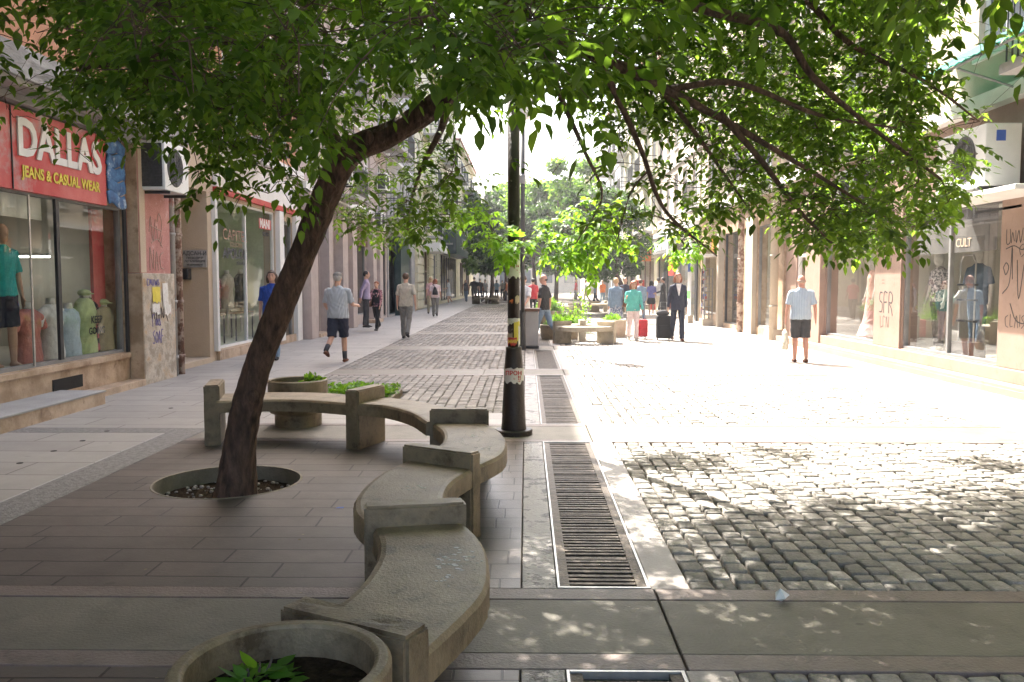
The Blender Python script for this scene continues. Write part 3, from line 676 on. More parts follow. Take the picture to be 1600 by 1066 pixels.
def sprig(p, d, sc, br, x0, y0):
    """one compound leaf: stalk with paired leaflets and a terminal one"""
    d = d.normalized(); Ls = random.uniform(.13, .2) * sc; side = d.cross(Vector((0, 0, 1)))
    side = side.normalized() if side.length > .05 else Vector((1, 0, 0))
    up = side.cross(d).normalized(); pairs = random.choice((2, 2, 3)); ls = random.uniform(.052, .08) * sc * (.88 if (x0 is not None and x0 < 720) else 1) * (1.35 if br else 1)
    droop = random.uniform(.15, .5)
    for k in range(pairs):
        t = 0.35 + 0.6 * k / pairs
        q = p + d * (Ls * t) - Vector((0, 0, 1)) * (Ls * t * t * droop)
        for s in (-1, 1):
            LP[br].append(q); LD[br].append(d * .65 + side * s - Vector((0, 0, random.uniform(.1, .6)))); LN[br].append(up + side * s * random.uniform(-.1, .5) + Vector((random.gauss(0, .25), random.gauss(0, .25), 0))); LS[br].append(ls * random.uniform(.65, 1.2))
    q = p + d * Ls - Vector((0, 0, 1)) * (Ls * droop); LP[br].append(q); LD[br].append(d - Vector((0, 0, .45))); LN[br].append(up); LS[br].append(ls * 1.15)
for (c, bright, sc, x, y) in clusters:
    dist = np.linalg.norm(node_pos - np.array(c), axis=1) + np.where(node_pos[:, 2] < c.z - 0.1, 0.5, 0)
    j = int(dist.argmin()); a = Vector(node_pos[j]); d = c - a; Ld = d.length
    r0 = min(node_r[j] * .6, 0.004 + Ld * 0.006)
    mid = a + d * .5 + Vector((random.uniform(-.1, .1), random.uniform(-.1, .1), .10)) * min(1, Ld)
    pp = smooth_path([a, mid, c], 4); rr = lerp_r([r0, r0 * .6, 0.0025], len(pp)); tw.tube(pp, rr, 5)
    node_pos = np.concatenate([node_pos, np.array([tuple(q) for q in pp[2:]])]); node_r += rr[2:]
    br = 1 if bright else 0
    n = random.randint(4, 7) if x is not None else 9
    if bright: n = 8
    if x is not None and y is not None and c.y < 3.2: n = random.randint(3, 5)
    front = 470 < (x or 0) < 700 and c.y < 6.4 and 150 < y < 430
    for k in range(n):
        if front: break
        off = Vector((random.gauss(0, .16), random.gauss(0, .16), random.gauss(-.02, .12))) * sc * (1.6 if x is None else (.75 if bright else 1))
        q = c + off
        if x is not None and not bright:
            u_, v_ = proj(q)
            if (q.y < 6.3 and 455 < u_ < 700 and abs(v_ - interp(u_, [(455, 440), (478, 385), (512, 300), (545, 232), (620, 198), (700, 150)])) < 70 and random.random() < .97) or v_ > interp(u_, LOWER) - .13 * F_PX / max(1.5, q.y) or random.random() > min(1, dens(u_, v_) * 1.5 + .05): continue
        tw.tube([c, c + off * .5 + Vector((0, 0, .02)), q], [0.0025, .002, .0014], 4, cap=False)
        for _ in range(3 if x is not None else 3):
            sprig(q, Vector((random.gauss(0, 1), random.gauss(0, 1), random.gauss(-.25, .4))) + off * 2, sc, br, x, y)
cr = leaves('crown', LP[0], LD[0], LN[0], LS[0], 'leaf', tree, 1.0)
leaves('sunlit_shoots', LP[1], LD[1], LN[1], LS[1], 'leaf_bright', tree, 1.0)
tw.build('branches', 'bark', tree)
print('leaflets', len(LP[0]) + len(LP[1]))

# ------------------------------------------------------------------ trees farther down the street
def far_tree(name, label, base, lean, h, cw, cz0, n, size, group='trees down the street', m='leaf_far', seedv=1):
    rnd = random.Random(seedv); t = thing(name, label, 'tree', (base[0], base[1], 0), group)
    top = Vector((base[0] + lean[0], base[1] + lean[1], h * .8)); mb = MB(); b = Vector((base[0], base[1], -0.1))
    fk = b.lerp(top, .42); limb_mesh(mb, [b, b.lerp(top, .2) + Vector((.05, 0, 0)), fk, top], [.17, .13, .11, .03], 9, .04)
    cs = []
    for k in range(9):
        a = 2 * PI * k / 9 + rnd.random(); q = rnd.uniform(.5, .95); tip = Vector((top.x + cw * q * math.cos(a), top.y + cw * q * math.sin(a), cz0 + (h - cz0) * rnd.uniform(.15, .85)))
        limb_mesh(mb, [fk.lerp(top, rnd.uniform(0, .6)), fk.lerp(tip, .6) + Vector((0, 0, .3)), tip], [.05, .03, .012], 5, 0)
    mb.build('trunk', 'bark', t, smooth=True)
    P = []
    for k in range(34):
        a = rnd.uniform(0, 2 * PI); q = math.sqrt(rnd.random()) * .85; z = cz0 + (h - cz0) * rnd.uniform(.08, .92); zz = (z - cz0) / (h - cz0); wv = math.sqrt(max(.05, 1 - (2 * zz - .8) ** 2 / 1.6))
        c = np.array([top.x + cw * q * wv * math.cos(a), top.y + cw * q * wv * math.sin(a), z]); rr = cw * rnd.uniform(.18, .34)
        u = RNG.normal(0, 1, (n // 34, 3)); u /= np.linalg.norm(u, axis=1)[:, None]; P.append(c + u * rr * RNG.uniform(.3, 1.05, (len(u), 1)) * np.array([1, 1, .7]))
    P = np.concatenate(P); D = RNG.normal(0, 1, P.shape); D[:, 2] -= .6; Nn = RNG.normal(0, .6, P.shape); Nn[:, 2] += 1
    leaves('crown', P, D, Nn, RNG.uniform(.7, 1.3, len(P)) * size, m, t, 1.2)
far_tree('street_tree', 'dark round tree over the far bench left of the lamp post', (-2.6, 62), (0.4, 0) , 8.2, 3.0, 2.0, 15000, .26, seedv=3)
far_tree('street_tree', 'dark tree with a slanting trunk behind the square concrete bench', (5.3, 42), (-2.0, .3), 6.0, 3.0, 1.8, 16000, .2, seedv=4)
far_tree('street_tree', 'tall pale green tree filling the middle of the street beyond the benches', (1.9, 56), (0.2, 0), 9.8, 3.8, 2.4, 17000, .28, seedv=5, m='leaf_sunny')
far_tree('street_tree', 'sunlit yellow-green tree just left of the lamp post in the distance', (-1.8, 74), (0, 0), 10.5, 3.6, 2.4, 13000, .34, m='leaf_sunny', seedv=9)
far_tree('street_tree', 'dark low tree hidden half behind the lamp post in the distance', (0.6, 50), (-.3, 0), 6.2, 2.6, 1.9, 12000, .24, seedv=6)
far_tree('street_tree', 'hazy tree closing the far right end of the street', (4.5, 78), (0, 0), 10, 4.4, 2.3, 12000, .4, seedv=7)
far_tree('street_tree', 'hazy tree closing the far left end of the street', (-3.5, 88), (0, 0), 11, 4.6, 2.3, 12000, .42, seedv=8)
# ------------------------------------------------------------------ buildings
mat('plaster_orange', (0.42, 0.2, 0.11), (0.52, 0.27, 0.16), 1.6, 0.9, 0.3, 40, stain=((0.3, 0.19, 0.13), 1.1, 0.55, 0.8))
mat('plaster_beige', (0.46, 0.36, 0.26), (0.55, 0.45, 0.34), 1.6, 0.9, 0.3, 40)
mat('plaster_grey', (0.3, 0.29, 0.28), (0.4, 0.385, 0.37), 2, 0.85, 0.3, 40)
mat('plaster_pinkgrey', (0.4, 0.33, 0.3), (0.5, 0.42, 0.385), 2, 0.8, 0.3, 40, stain=((0.3, 0.25, 0.23), 1.5, 0.5, 0.8))
mat('plaster_cream', (0.56, 0.51, 0.36), (0.66, 0.61, 0.46), 1.5, 0.9, 0.3, 30, stain=((0.4, 0.36, 0.28), 1.4, 0.55, 0.85))
mat('plaster_pale', (0.42, 0.36, 0.28), (0.52, 0.455, 0.365), 1.5, 0.9, 0.2, 30)
mat('plaster_white', (0.66, 0.65, 0.62), (0.76, 0.75, 0.73), 1.5, 0.85, 0.2, 30)
mat('plaster_pink', (0.4, 0.17, 0.15), (0.5, 0.25, 0.22), 4, 0.85, 0.3, 40, stain=((0.55, 0.36, 0.32), 5, 0.56, 0.68))
mat('marble_tan', (0.34, 0.235, 0.15), (0.53, 0.4, 0.285), 2.6, 0.45, 0.25, 20, detail=10, sharp=(0.4, 0.6), stain=((0.2, 0.12, 0.07), 4, 0.56, 0.7))
mat('marble_pink', (0.3, 0.205, 0.16), (0.38, 0.27, 0.22), 3, 0.5, 0.1, 20, detail=10, stain=((0.25, 0.17, 0.13), 6, 0.5, 0.75))
mat('posterwall', (0.33, 0.28, 0.22), (0.55, 0.5, 0.43), 7, 0.7, 0.3, 30, detail=10, sharp=(0.42, 0.58), stain=((0.42, 0.27, 0.14), 3.5, 0.52, 0.66))
mat('ledge', (0.2, 0.19, 0.18), (0.42, 0.41, 0.4), 5, 0.85, 0.6, 30, detail=10, stain=((0.1, 0.09, 0.08), 3, 0.5, 0.65), stretch=(1, .25, 1))
mat('frame_grey', (0.2, 0.2, 0.2), (0.28, 0.28, 0.28), 4, 0.45, metal=0.2)
mat('frame_dark', (0.02, 0.02, 0.022), (0.04, 0.04, 0.045), 4, 0.4)
mat('frame_white', (0.66, 0.66, 0.65), (0.76, 0.76, 0.75), 4, 0.45)
mat('frame_brown', (0.1, 0.05, 0.03), (0.16, 0.08, 0.05), 8, 0.55)
mat('frame_green', (0.012, 0.035, 0.035), (0.025, 0.055, 0.055), 4, 0.4)
mat('roof_tile', (0.25, 0.1, 0.06), (0.36, 0.16, 0.1), 6, 0.9)
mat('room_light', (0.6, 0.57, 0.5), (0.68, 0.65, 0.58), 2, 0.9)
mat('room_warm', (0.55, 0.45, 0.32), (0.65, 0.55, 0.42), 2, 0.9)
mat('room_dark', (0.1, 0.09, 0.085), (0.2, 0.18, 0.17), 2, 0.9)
mat('room_green', (0.6, 0.62, 0.5), (0.7, 0.72, 0.6), 2, 0.9)
mat('upper_glass', (0.03, 0.04, 0.05), (0.1, 0.12, 0.14), 0.6, 0.08, spec=0.9)
mat('white_plastic', (0.68, 0.68, 0.66), (0.76, 0.76, 0.74), 3, 0.4)
mat('dark_grille', (0.03, 0.03, 0.03), (0.07, 0.07, 0.07), 30, 0.5)
mat('ink_dark', (0.03, 0.03, 0.035), (0.05, 0.05, 0.055), 9, 0.7)
mat('ink_grey', (0.045, 0.042, 0.045), (0.08, 0.072, 0.075), 9, 0.8)
mat('ink_blue', (0.12, 0.1, 0.3), (0.2, 0.17, 0.42), 9, 0.8)
mat('ink_brown', (0.25, 0.14, 0.1), (0.34, 0.2, 0.15), 9, 0.8)
mat('paint_white', (0.7, 0.7, 0.7), (0.8, 0.8, 0.8), 5, 0.5)
mat('paint_yellow', (0.6, 0.5, 0.05), (0.75, 0.62, 0.08), 6, 0.5)
mat('paint_red', (0.42, 0.03, 0.025), (0.55, 0.05, 0.04), 3, 0.5)
mat('paint_orange', (0.7, 0.17, 0.04), (0.8, 0.24, 0.06), 3, 0.5)
mat('paint_blue', (0.04, 0.1, 0.4), (0.06, 0.14, 0.5), 3, 0.5)
mat('paint_green', (0.1, 0.4, 0.08), (0.15, 0.5, 0.12), 3, 0.5)
mat('sign_red', (0.5, 0.03, 0.035), (0.6, 0.16, 0.15), 0.8, 0.45, sharp=(0.4, 0.62), stain=((0.42, 0.4, 0.4), 0.75, 0.53, 0.66))
mat('denim', (0.012, 0.045, 0.15), (0.08, 0.22, 0.45), 8, 0.6, 0.4, 60, stain=((0.55, 0.65, 0.75), 5, 0.57, 0.7))
mat('paper', (0.62, 0.6, 0.56), (0.75, 0.73, 0.7), 9, 0.8, stain=((0.5, 0.2, 0.18), 24, 0.6, 0.66))
mat('pipe_grey', (0.3, 0.3, 0.3), (0.42, 0.41, 0.4), 5, 0.6, stain=((0.3, 0.12, 0.1), 5, 0.55, 0.65))
mat('pipe_peeling', (0.2, 0.11, 0.08), (0.5, 0.4, 0.34), 7, 0.8, 0.5, 30, sharp=(0.45, 0.55))
leaf_mat('awning_teal', (0.0, 0.13, 0.11), (0.0, 0.16, 0.14), 0.35)
glass_mat('shop_glass', (0.9, 0.94, 0.92), 0.03, 0.5)
glass_mat('shop_glass_clear', (0.96, 0.98, 0.97), 0.0, 0.3)

class Fac:
    def __init__(s, side, X): s.s = -1 if side == 'L' else 1; s.X = X; s.side = side
    def x(s, d): return s.X - s.s * d
    def box(s, mb, d0, d1, y0, y1, z0, z1): return mb.box(s.x(d0), s.x(d1), y0, y1, z0, z1)
    def quad(s, mb, pts):
        v = [(s.x(d), y, z) for d, y, z in pts]; return mb.quad(*v)
    def wall(s, mb, y0, y1, z0, z1, holes, depth=0.25):
        ys = sorted({y0, y1} | {h[0] for h in holes} | {h[1] for h in holes}); zs = sorted({z0, z1} | {h[2] for h in holes} | {h[3] for h in holes})
        for a, b in zip(ys, ys[1:]):
            for c, d in zip(zs, zs[1:]):
                if any(h[0] <= a and b <= h[1] and h[2] <= c and d <= h[3] for h in holes): continue
                if b <= y0 or a >= y1: continue
                s.quad(mb, [(0, a, c), (0, b, c), (0, b, d), (0, a, d)])
        for (a, b, c, d) in holes:
            s.quad(mb, [(0, a, c), (-depth, a, c), (-depth, b, c), (0, b, c)]); s.quad(mb, [(0, a, d), (-depth, a, d), (-depth, b, d), (0, b, d)])
            s.quad(mb, [(0, a, c), (-depth, a, c), (-depth, a, d), (0, a, d)]); s.quad(mb, [(0, b, c), (-depth, b, c), (-depth, b, d), (0, b, d)])
        return mb
def rail(f, mb, y0, y1, z, dp, h=0.95, step=0.13):
    f.box(mb, dp - .03, dp, y0, y1, z + h - .04, z + h)
    y = y0
    while y < y1: f.box(mb, dp - .025, dp - .008, y, y + .018, z, z + h - .04); y += step
    for yy in (y0, y1 - .03): f.box(mb, 0, dp - .03, yy, yy + .03, z + h - .04, z + h)
def building(side, X, y0, y1, H, label, wm, shops=(), z1=4.3, storey=3.05, pitch=2.7, ww=1.25, wh=1.65, frame='frame_white', balcony=(), gm=None, cornice=True, upper=True, wmg='plaster', zoff=.75, room_depth=2.6, end=True, backX=6.0, ledge=None):
    """shops: (y0, y1, z0, z1, frame material, room material, kind)"""
    f = Fac(side, X); t = thing('apartment_building', label, 'building', (f.x(-.3), (y0 + y1) / 2, 0))
    ground = MB(); f.wall(ground, y0, y1, -0.05, z1, [s[:4] for s in shops], 0.3)
    f.quad(ground, [(0, y0, -.05), (-3.2, y0, -.05), (-3.2, y0, z1), (0, y0, z1)]); f.quad(ground, [(0, y1, -.05), (-3.2, y1, -.05), (-3.2, y1, z1), (0, y1, z1)])
    ground.build('ground_floor_wall', gm or wm, t)
    holes = []
    nst = int((H - z1 - .4) / storey); n = max(1, int((y1 - y0 - .6) / pitch)); st = (y1 - y0) / n
    for k in range(nst):
        for j in range(n):
            yc = y0 + st * (j + .5); zb = z1 + storey * k + zoff; bal = (j % 3 in balcony)
            holes.append((yc - ww / 2, yc + ww / 2, zb - (.6 if bal else 0), zb + wh, bal, k))
    up = MB(); f.wall(up, y0, y1, z1, H, [h[:4] for h in holes], 0.22)
    f.quad(up, [(0, y0, z1), (-backX, y0, z1), (-backX, y0, H), (0, y0, H)]); f.quad(up, [(0, y1, z1), (-backX, y1, z1), (-backX, y1, H), (0, y1, H)])
    f.quad(up, [(-backX, y0, -.05), (-backX, y1, -.05), (-backX, y1, H), (-backX, y0, H)])
    up.build('wall', wm, t)
    rf = MB(); f.box(rf, -backX, 0.45, y0, y1, H, H + .22); rf.build('roof', 'roof_tile', t)
    if cornice:
        c = MB(); f.box(c, 0.002, .22, y0 + .003, y1 - .003, z1 - .12, z1 + .1)
        for k in range(1, nst + 1): f.box(c, .002, .08, y0 + .003, y1 - .003, z1 + storey * k - .07, z1 + storey * k + .05)
        f.box(c, 0.002, .35, y0 + .003, y1 - .003, H - .25, H - .002)
        c.build('cornice', 'plaster_white' if wm != 'plaster_cream' else 'plaster_cream', t)
    for (a, b, c_, d, bal, k) in holes:
        m = MB(); e = .07
        f.box(m, -.16, -.1, a, a + e, c_, d); f.box(m, -.16, -.1, b - e, b, c_, d); f.box(m, -.16, -.1, a + e, b - e, d - e, d); f.box(m, -.16, -.1, a + e, b - e, c_, c_ + e)
        f.box(m, -.16, -.1, (a + b) / 2 - .03, (a + b) / 2 + .03, c_ + e, d - e); f.box(m, -.158, -.102, a + e, (a + b) / 2 - .031, d - .5, d - .45); f.box(m, -.158, -.102, (a + b) / 2 + .031, b - e, d - .5, d - .45)
        f.box(m, -.09, .06, a - .06, b + .06, c_ - .06, c_ - .001)
        w_ = m.build('window', frame, t)
        p = MB(); f.quad(p, [(-.14, a, c_), (-.14, b, c_), (-.14, b, d), (-.14, a, d)]); p.build('pane', 'upper_glass', w_)
    bal_y = sorted({(h[0], h[1], h[2], h[5]) for h in holes if h[4]})
    for (a, b, c_, k) in bal_y:
        m = MB(); f.box(m, .002, .95, a - .55, b + .55, c_ - .2, c_ - .07); o = m.build('balcony', 'plaster_grey', t)
        r_ = MB(); rail(f, r_, a - .5, b + .5, c_ - .07, .92); r_.build('railing', 'frame_dark', o)
    for s_ in shops:
        a, b, c_, d, fm, rm, kind = s_
        D = room_depth if kind != 'door' else .5
        r_ = MB(); e = .002; ra, rb = a, b
        if kind == 'plain': b = b + 1.1
        f.quad(r_, [(-.3, a, c_ + e), (-D, a, c_ + e), (-D, b, c_ + e), (-.3, b, c_ + e)]); f.quad(r_, [(-.3, a, d), (-D, a, d), (-D, b, d), (-.3, b, d)])
        f.quad(r_, [(-.3, a, c_), (-D, a, c_), (-D, a, d), (-.3, a, d)]); f.quad(r_, [(-.3, b, c_), (-D, b, c_), (-D, b, d), (-.3, b, d)])
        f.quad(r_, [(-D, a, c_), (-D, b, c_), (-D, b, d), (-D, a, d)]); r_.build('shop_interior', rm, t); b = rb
        m = MB(); e = .05 if kind != 'door' else .08
        f.box(m, -.12, -.04, a, a + e, c_, d); f.box(m, -.12, -.04, b - e, b, c_, d); f.box(m, -.12, -.04, a + e, b - e, d - e, d); f.box(m, -.12, -.03, a + e, b - e, c_, c_ + e)
        if kind == 'bars' or (kind == 'shop' and b - a > 3.2):
            nn = max(2, int((b - a) / 2.0))
            for q in range(1, nn): yy = a + (b - a) * q / nn; f.box(m, -.115, -.045, yy - .03, yy + .03, c_ + e, d - e)
        if kind == 'door':
            f.box(m, -.118, -.042, a + e, b - e, c_ + 2.05, c_ + 2.13)
        w_ = m.build('shop_window' if kind != 'door' else 'shop_door', fm, t)
        p = MB(); f.quad(p, [(-.08, a, c_), (-.08, b, c_), (-.08, b, d), (-.08, a, d)]); p.build('pane', 'shop_glass' if side == 'L' else 'shop_glass_clear', w_)
        if kind == 'door': h_ = MB(); f.box(h_, -.03, .0, b - .2, b - .16, c_ + .85, c_ + 1.2); h_.build('handle', 'steel_edge', w_)
    return t, f

# ---- left side
B1, f1 = building('L', -6.2, -3.0, 14.45, 17.0, 'orange plastered building with the red jeans shop sign, nearest on the left', 'plaster_orange',
    [(5.0, 13.1, 0.53, 2.75, 'frame_grey', 'room_light', 'plain')], z1=4.3, zoff=1.7, balcony=(), gm='marble_tan', cornice=False, room_depth=3.4)
mb = MB(); f1.box(mb, 0.002, .5, -3, 14.4, 3.84, 4.16); f1.box(mb, .502, .56, -3, 14.4, 3.9, 4.26); f1.box(mb, .002, .2, -3, 14.4, 3.74, 3.838); mb.build('concrete_ledge', 'ledge', B1, bevel=.01)
mb = MB(); f1.box(mb, .002, .26, 5, 13.18, -.02, .1); f1.box(mb, .002, .05, 5, 13.16, .44, .52); mb.build('plinth_step', 'marble_tan', B1, bevel=.008)
mb = MB(); f1.box(mb, 0.0015, .012, 11.0, 11.75, .16, .33); mb.build('cellar_opening', 'black_pit', B1)
mb = MB(); f1.box(mb, .261, .62, 7.5, 11.15, -.02, .16); o = mb.build('entrance_step', 'marble_tan', B1, bevel=.006)
mb = MB(); f1.box(mb, .0, .63, 7.49, 11.16, .161, .18); mb.build('tread', 'plaster_grey', o)
mb = MB(); f1.box(mb, .0, .03, 13.08, 13.16, .53, 2.75); f1.box(mb, -.02, .02, 11.2, 11.28, .58, 2.7); mb.build('window_post', 'frame_dark', B1)
# pillar with pink plaster above and poster-covered marble below
mb = MB(); f1.box(mb, 0.003, .2, 13.22, 14.35, 1.75, 4.1); mb.build('pillar', 'plaster_pink', B1)
mb = MB(); f1.box(mb, 0.003, .24, 13.2, 14.4, -.02, 1.75); o = mb.build('pillar_base', 'posterwall', B1, bevel=.01)
mb = MB(); f1.box(mb, .02, .23, 13.188, 13.199, 0, 1.74); f1.box(mb, .02, .19, 13.205, 13.218, 1.76, 3.9); mb.build('pillar_flank', 'marble_tan', o)
mb = MB(); f1.box(mb, .202, .208, 13.23, 13.42, 1.76, 3.9); mb.build('pillar_strip', 'plaster_beige', B1)
X = f1.x(.247)
PILLAR_X = X
for (y, z, sy, sz, m, lb) in [(13.66, 1.42, .3, .22, 'paint_yellow', 'torn yellow notice on the poster covered pillar'), (14.0, 1.42, .2, .34, 'paper', 'torn white notice with blue marks beside the yellow one'), (13.64, 1.2, .27, .12, 'paper', 'small pink and white flyer under the yellow notice'), (14.08, 1.17, .24, .14, 'paper', 'small white flyer near the drainpipe side of the pillar')]:
    mb = MB(); n = 7
    vs = []; 
    for k in range(n): yy = y - sy / 2 + sy * k / (n - 1); vs += [(X, yy, z + sz / 2 + random.uniform(-.006, .006)), (X + random.uniform(.0, .012), yy + random.uniform(-.01, .01), z - sz / 2 - random.uniform(0, .06))]
    mb.add(vs, [(2 * k, 2 * k + 1, 2 * k + 3, 2 * k + 2) for k in range(n - 1)]); o = mb.build('paper_notice', m); tag(o, lb, 'notice', 'notices pasted on the left pillar')
# shop sign
sg = thing('shop_sign', 'long red jeans shop sign with big white letters and pictured blue jeans', 'sign', (-6.1, 11, 3.2))
mb = MB(); f1.box(mb, .02, .1, 7.2, 12.42, 2.72, 3.7); mb.build('board', 'sign_red', sg)
mb = MB()
for k in range(5):
    z = 2.74 + k * .19
    pts = [Vector((f1.x(.11), 12.44 + .54 * q / 8, z + .1 + .035 * math.sin(q * .8 + k) - .02 * q / 8)) for q in range(9)]
    mb.tube(pts, [(.014, .1)] * 9, 10, side=Vector((1, 0, 0)))
mb.build('jeans_picture', 'denim', sg, smooth=True)
text('DALLAS', .62, (f1.x(.112), 11.25, 3.34), 'L', 'paint_white', sg, ext=.01, bold=.02, sx=.93)
text('JEANS & CASUAL WEAR', .19, (f1.x(.108), 11.27, 2.95), 'L', 'paint_yellow', sg, ext=.004, bold=.006, sx=.93)
mb = MB(); f1.box(mb, .101, .115, 10.13, 10.145, 2.72, 3.7); mb.build('joint', 'frame_dark', sg)
# pipes
mb = MB(); f1.box(mb, -.35, -.3, 12.75, 13.6, .55, 2.7); mb.build('inner_panel', 'sign_red', B1)
mb = MB(); f1.box(mb, -.2, -.17, 10.3, 11.2, 2.42, 2.72); mb.build('header_panel', 'plaster_white', B1); mb = MB(); f1.box(mb, -.02, .0, 10.62, 10.65, .55, 2.7); mb.build('glass_joint', 'steel_edge', B1)
for (y, m, r, lb) in [(14.55, 'pipe_grey', .055, 'slim grey drainpipe with red patches beside the pink pillar'), (14.8, 'pipe_peeling', .065, 'thick dark peeling drainpipe covered in stickers, left side of the street')]:
    mb = MB(); mb.tube([(f1.x(.15), y, 0), (f1.x(.15), y, 9)], r, 14)
    for z in (.3, 1.25, 2.4, 3.6, 5.2): mb.cyl((f1.x(.15), y, z), r + .012, .05, 14)
    for z in (1.2, 3.4): mb.box(f1.x(.15), f1.x(-.2), y - .012, y + .012, z, z + .02)
    tag(mb.build('drainpipe', m, smooth=True), lb, 'drainpipe')

def ac_unit(side, X, y0, y1, z0, z1, dp, label, shelf=True, brand=False, group='air conditioners on the facades'):
    f = Fac(side, X); t = thing('air_conditioner', label, 'air conditioner', (f.x(dp / 2), (y0 + y1) / 2, z0), group)
    mb = MB(); f.box(mb, .12, dp, y0, y1, z0, z1); mb.build('casing', 'white_plastic', t, bevel=.015)
    yc = y0 + (y1 - y0) * .42; zc = (z0 + z1) / 2; r = min((z1 - z0) * .4, (y1 - y0) * .36); sg_ = -f.s
    mb = MB(); xs = f.x(dp + .002)
    mb.tube([(xs, yc, zc), (xs + sg_ * .012, yc, zc)], [r, r * .96], 32)
    o = mb.build('fan_grille', 'dark_grille', t)
    mb = MB()
    for q in range(1, 6):
        ring = [(xs + sg_ * .018, yc + r * q / 6 * math.cos(a * PI / 12), zc + r * q / 6 * math.sin(a * PI / 12)) for a in range(25)]; mb.tube(ring, .004, 4, cap=False)
    for a in range(8): mb.tube([(xs + sg_ * .02, yc, zc), (xs + sg_ * .02, yc + r * math.cos(a * PI / 4), zc + r * math.sin(a * PI / 4))], .004, 4)
    mb.build('fan_guard', 'frame_dark', o)
    mb = MB()
    for k in range(14 if shelf else 0): z = z0 + .08 + (z1 - z0 - .16) * k / 13; f.box(mb, .16, dp - .05, y0 - .006, y0 + .004, z, z + .02)
    if shelf: f.box(mb, .15, dp - .04, y0 - .003, y0 - .0005, z0 + .05, z1 - .05); mb.build('side_louvres', 'dark_grille', t)
    mb = MB()
    for yy in (y0 + .1, y1 - .14): f.box(mb, 0, dp + .03, yy, yy + .04, z0 - .05, z0 - .005); 
    f.box(mb, .0, .03, y0 + .1, y1 - .1, z0 - .3, z0 - .26)
    mb.build('bracket', 'frame_dark', t)
    if brand: text('SAMSUNG', .045, (xs + sg_ * .003, y1 - .15, z1 - .1), side, 'ink_blue', t)
    return t
ac_unit('L', -6.35, 13.35, 14.3, 3.05, 3.82, .72, 'white air conditioner with a round dark fan grille above the pink pillar', brand=True)

# recessed doorway and second building
B2, f2 = building('L', -6.35, 17.0, 23.7, 17.5, 'beige building with the menswear shop window, second on the left', 'plaster_orange',
    [(17.35, 21.6, 0.22, 3.35, 'frame_white', 'room_green', 'shop'), (22.0, 23.2, .1, 3.2, 'frame_grey', 'room_dark', 'door')], z1=4.5, gm='plaster_beige', balcony=(0, 2), room_depth=2.4)
mb = MB(); f2.box(mb, -1.6, .0, 14.46, 16.99, 3.4, 17); f2.box(mb, -1.0, .05, 14.9, 16.99, -.02, .1); mb.build('stair_wing', 'plaster_beige', B2)
mb = MB(); f2.box(mb, -1.6, -1.4, 14.46, 16.99, .1, 3.4); f2.box(mb, -.5, -.08, 14.9, 15.0, 0, 3.4); mb.build('doorway_back', 'plaster_beige', B2)
mb = MB(); f2.box(mb, .002, .1, 17.34, 23.4, 3.42, 3.54); mb.build('red_stripe', 'paint_red', B2); mb = MB(); f2.box(mb, .002, .09, 17.34, 23.4, 3.545, 4.36); mb.build('fascia', 'plaster_white', B2)
mb = MB(); f2.box(mb, .003, .09, 17.22, 17.34, .2, 3.4); f2.box(mb, .003, .12, 21.62, 22.0, .1, 3.4); f2.box(mb, .003, .12, 23.2, 23.68, .0, 3.4); mb.build('pilaster', 'plaster_white', B2)
mb = MB(); f2.box(mb, .003, .07, 17.35, 23.6, .0, .2); mb.build('plinth', 'marble_tan', B2)
text('CAPITEL', .34, (f2.x(-.07), 18.85, 2.62), 'L', 'ink_brown', B2, sx=1.25, ext=.001); text('COLLECTION', .13, (f2.x(-.07), 18.9, 2.42), 'L', 'ink_brown', B2, ext=.001)
text('APOLON', .3, (f2.x(-.07), 18.85, 2.22), 'L', 'ink_dark', B2, bold=.014, sx=1.3, ext=.001); text('MENSWEAR', .12, (f2.x(-.07), 19.2, 2.02), 'L', 'ink_dark', B2, ext=.001)
mb = MB(); f2.box(mb, -.076, -.072, 20.55, 21.5, 2.9, 3.15); mb.build('red_sticker', 'paint_red', B2); text('MANI', .3, (f2.x(-.068), 21.0, 3.02), 'L', 'paint_white', B2, ext=.001, bold=.01, sx=1.1); text('DELMIO', .14, (f2.x(-.068), 21.05, 2.78), 'L', 'ink_dark', B2, ext=.001, bold=.005)
ns = thing('notary_sign', 'grey translation office board with dark Cyrillic lettering on the tan reveal', 'sign', (-6.6, 16.97, 2.1))
MB().box(-6.83, -6.37, 16.955, 16.985, 1.9, 2.24).build('board', 'plaster_grey', ns)
for (s_, z, h) in [('АДСАН-И', 2.175, .105), ('ПРЕВОДИ И', 2.085, .058), ('ЛЕГАЛИЗАЦИЯ', 2.02, .058), ('на документи', 1.955, .05)]: text(s_, h, (-6.6, 16.952, z), 'C', 'ink_dark', ns, ext=.001, bold=.0012, sx=.98 if h > .1 else .95)
tag(MB().box(-6.82, -6.68, 16.8, 16.98, 1.66, 1.88).build('intercom_box', 'frame_dark', bevel=.01), 'small black box mounted under the grey translation board', 'box')

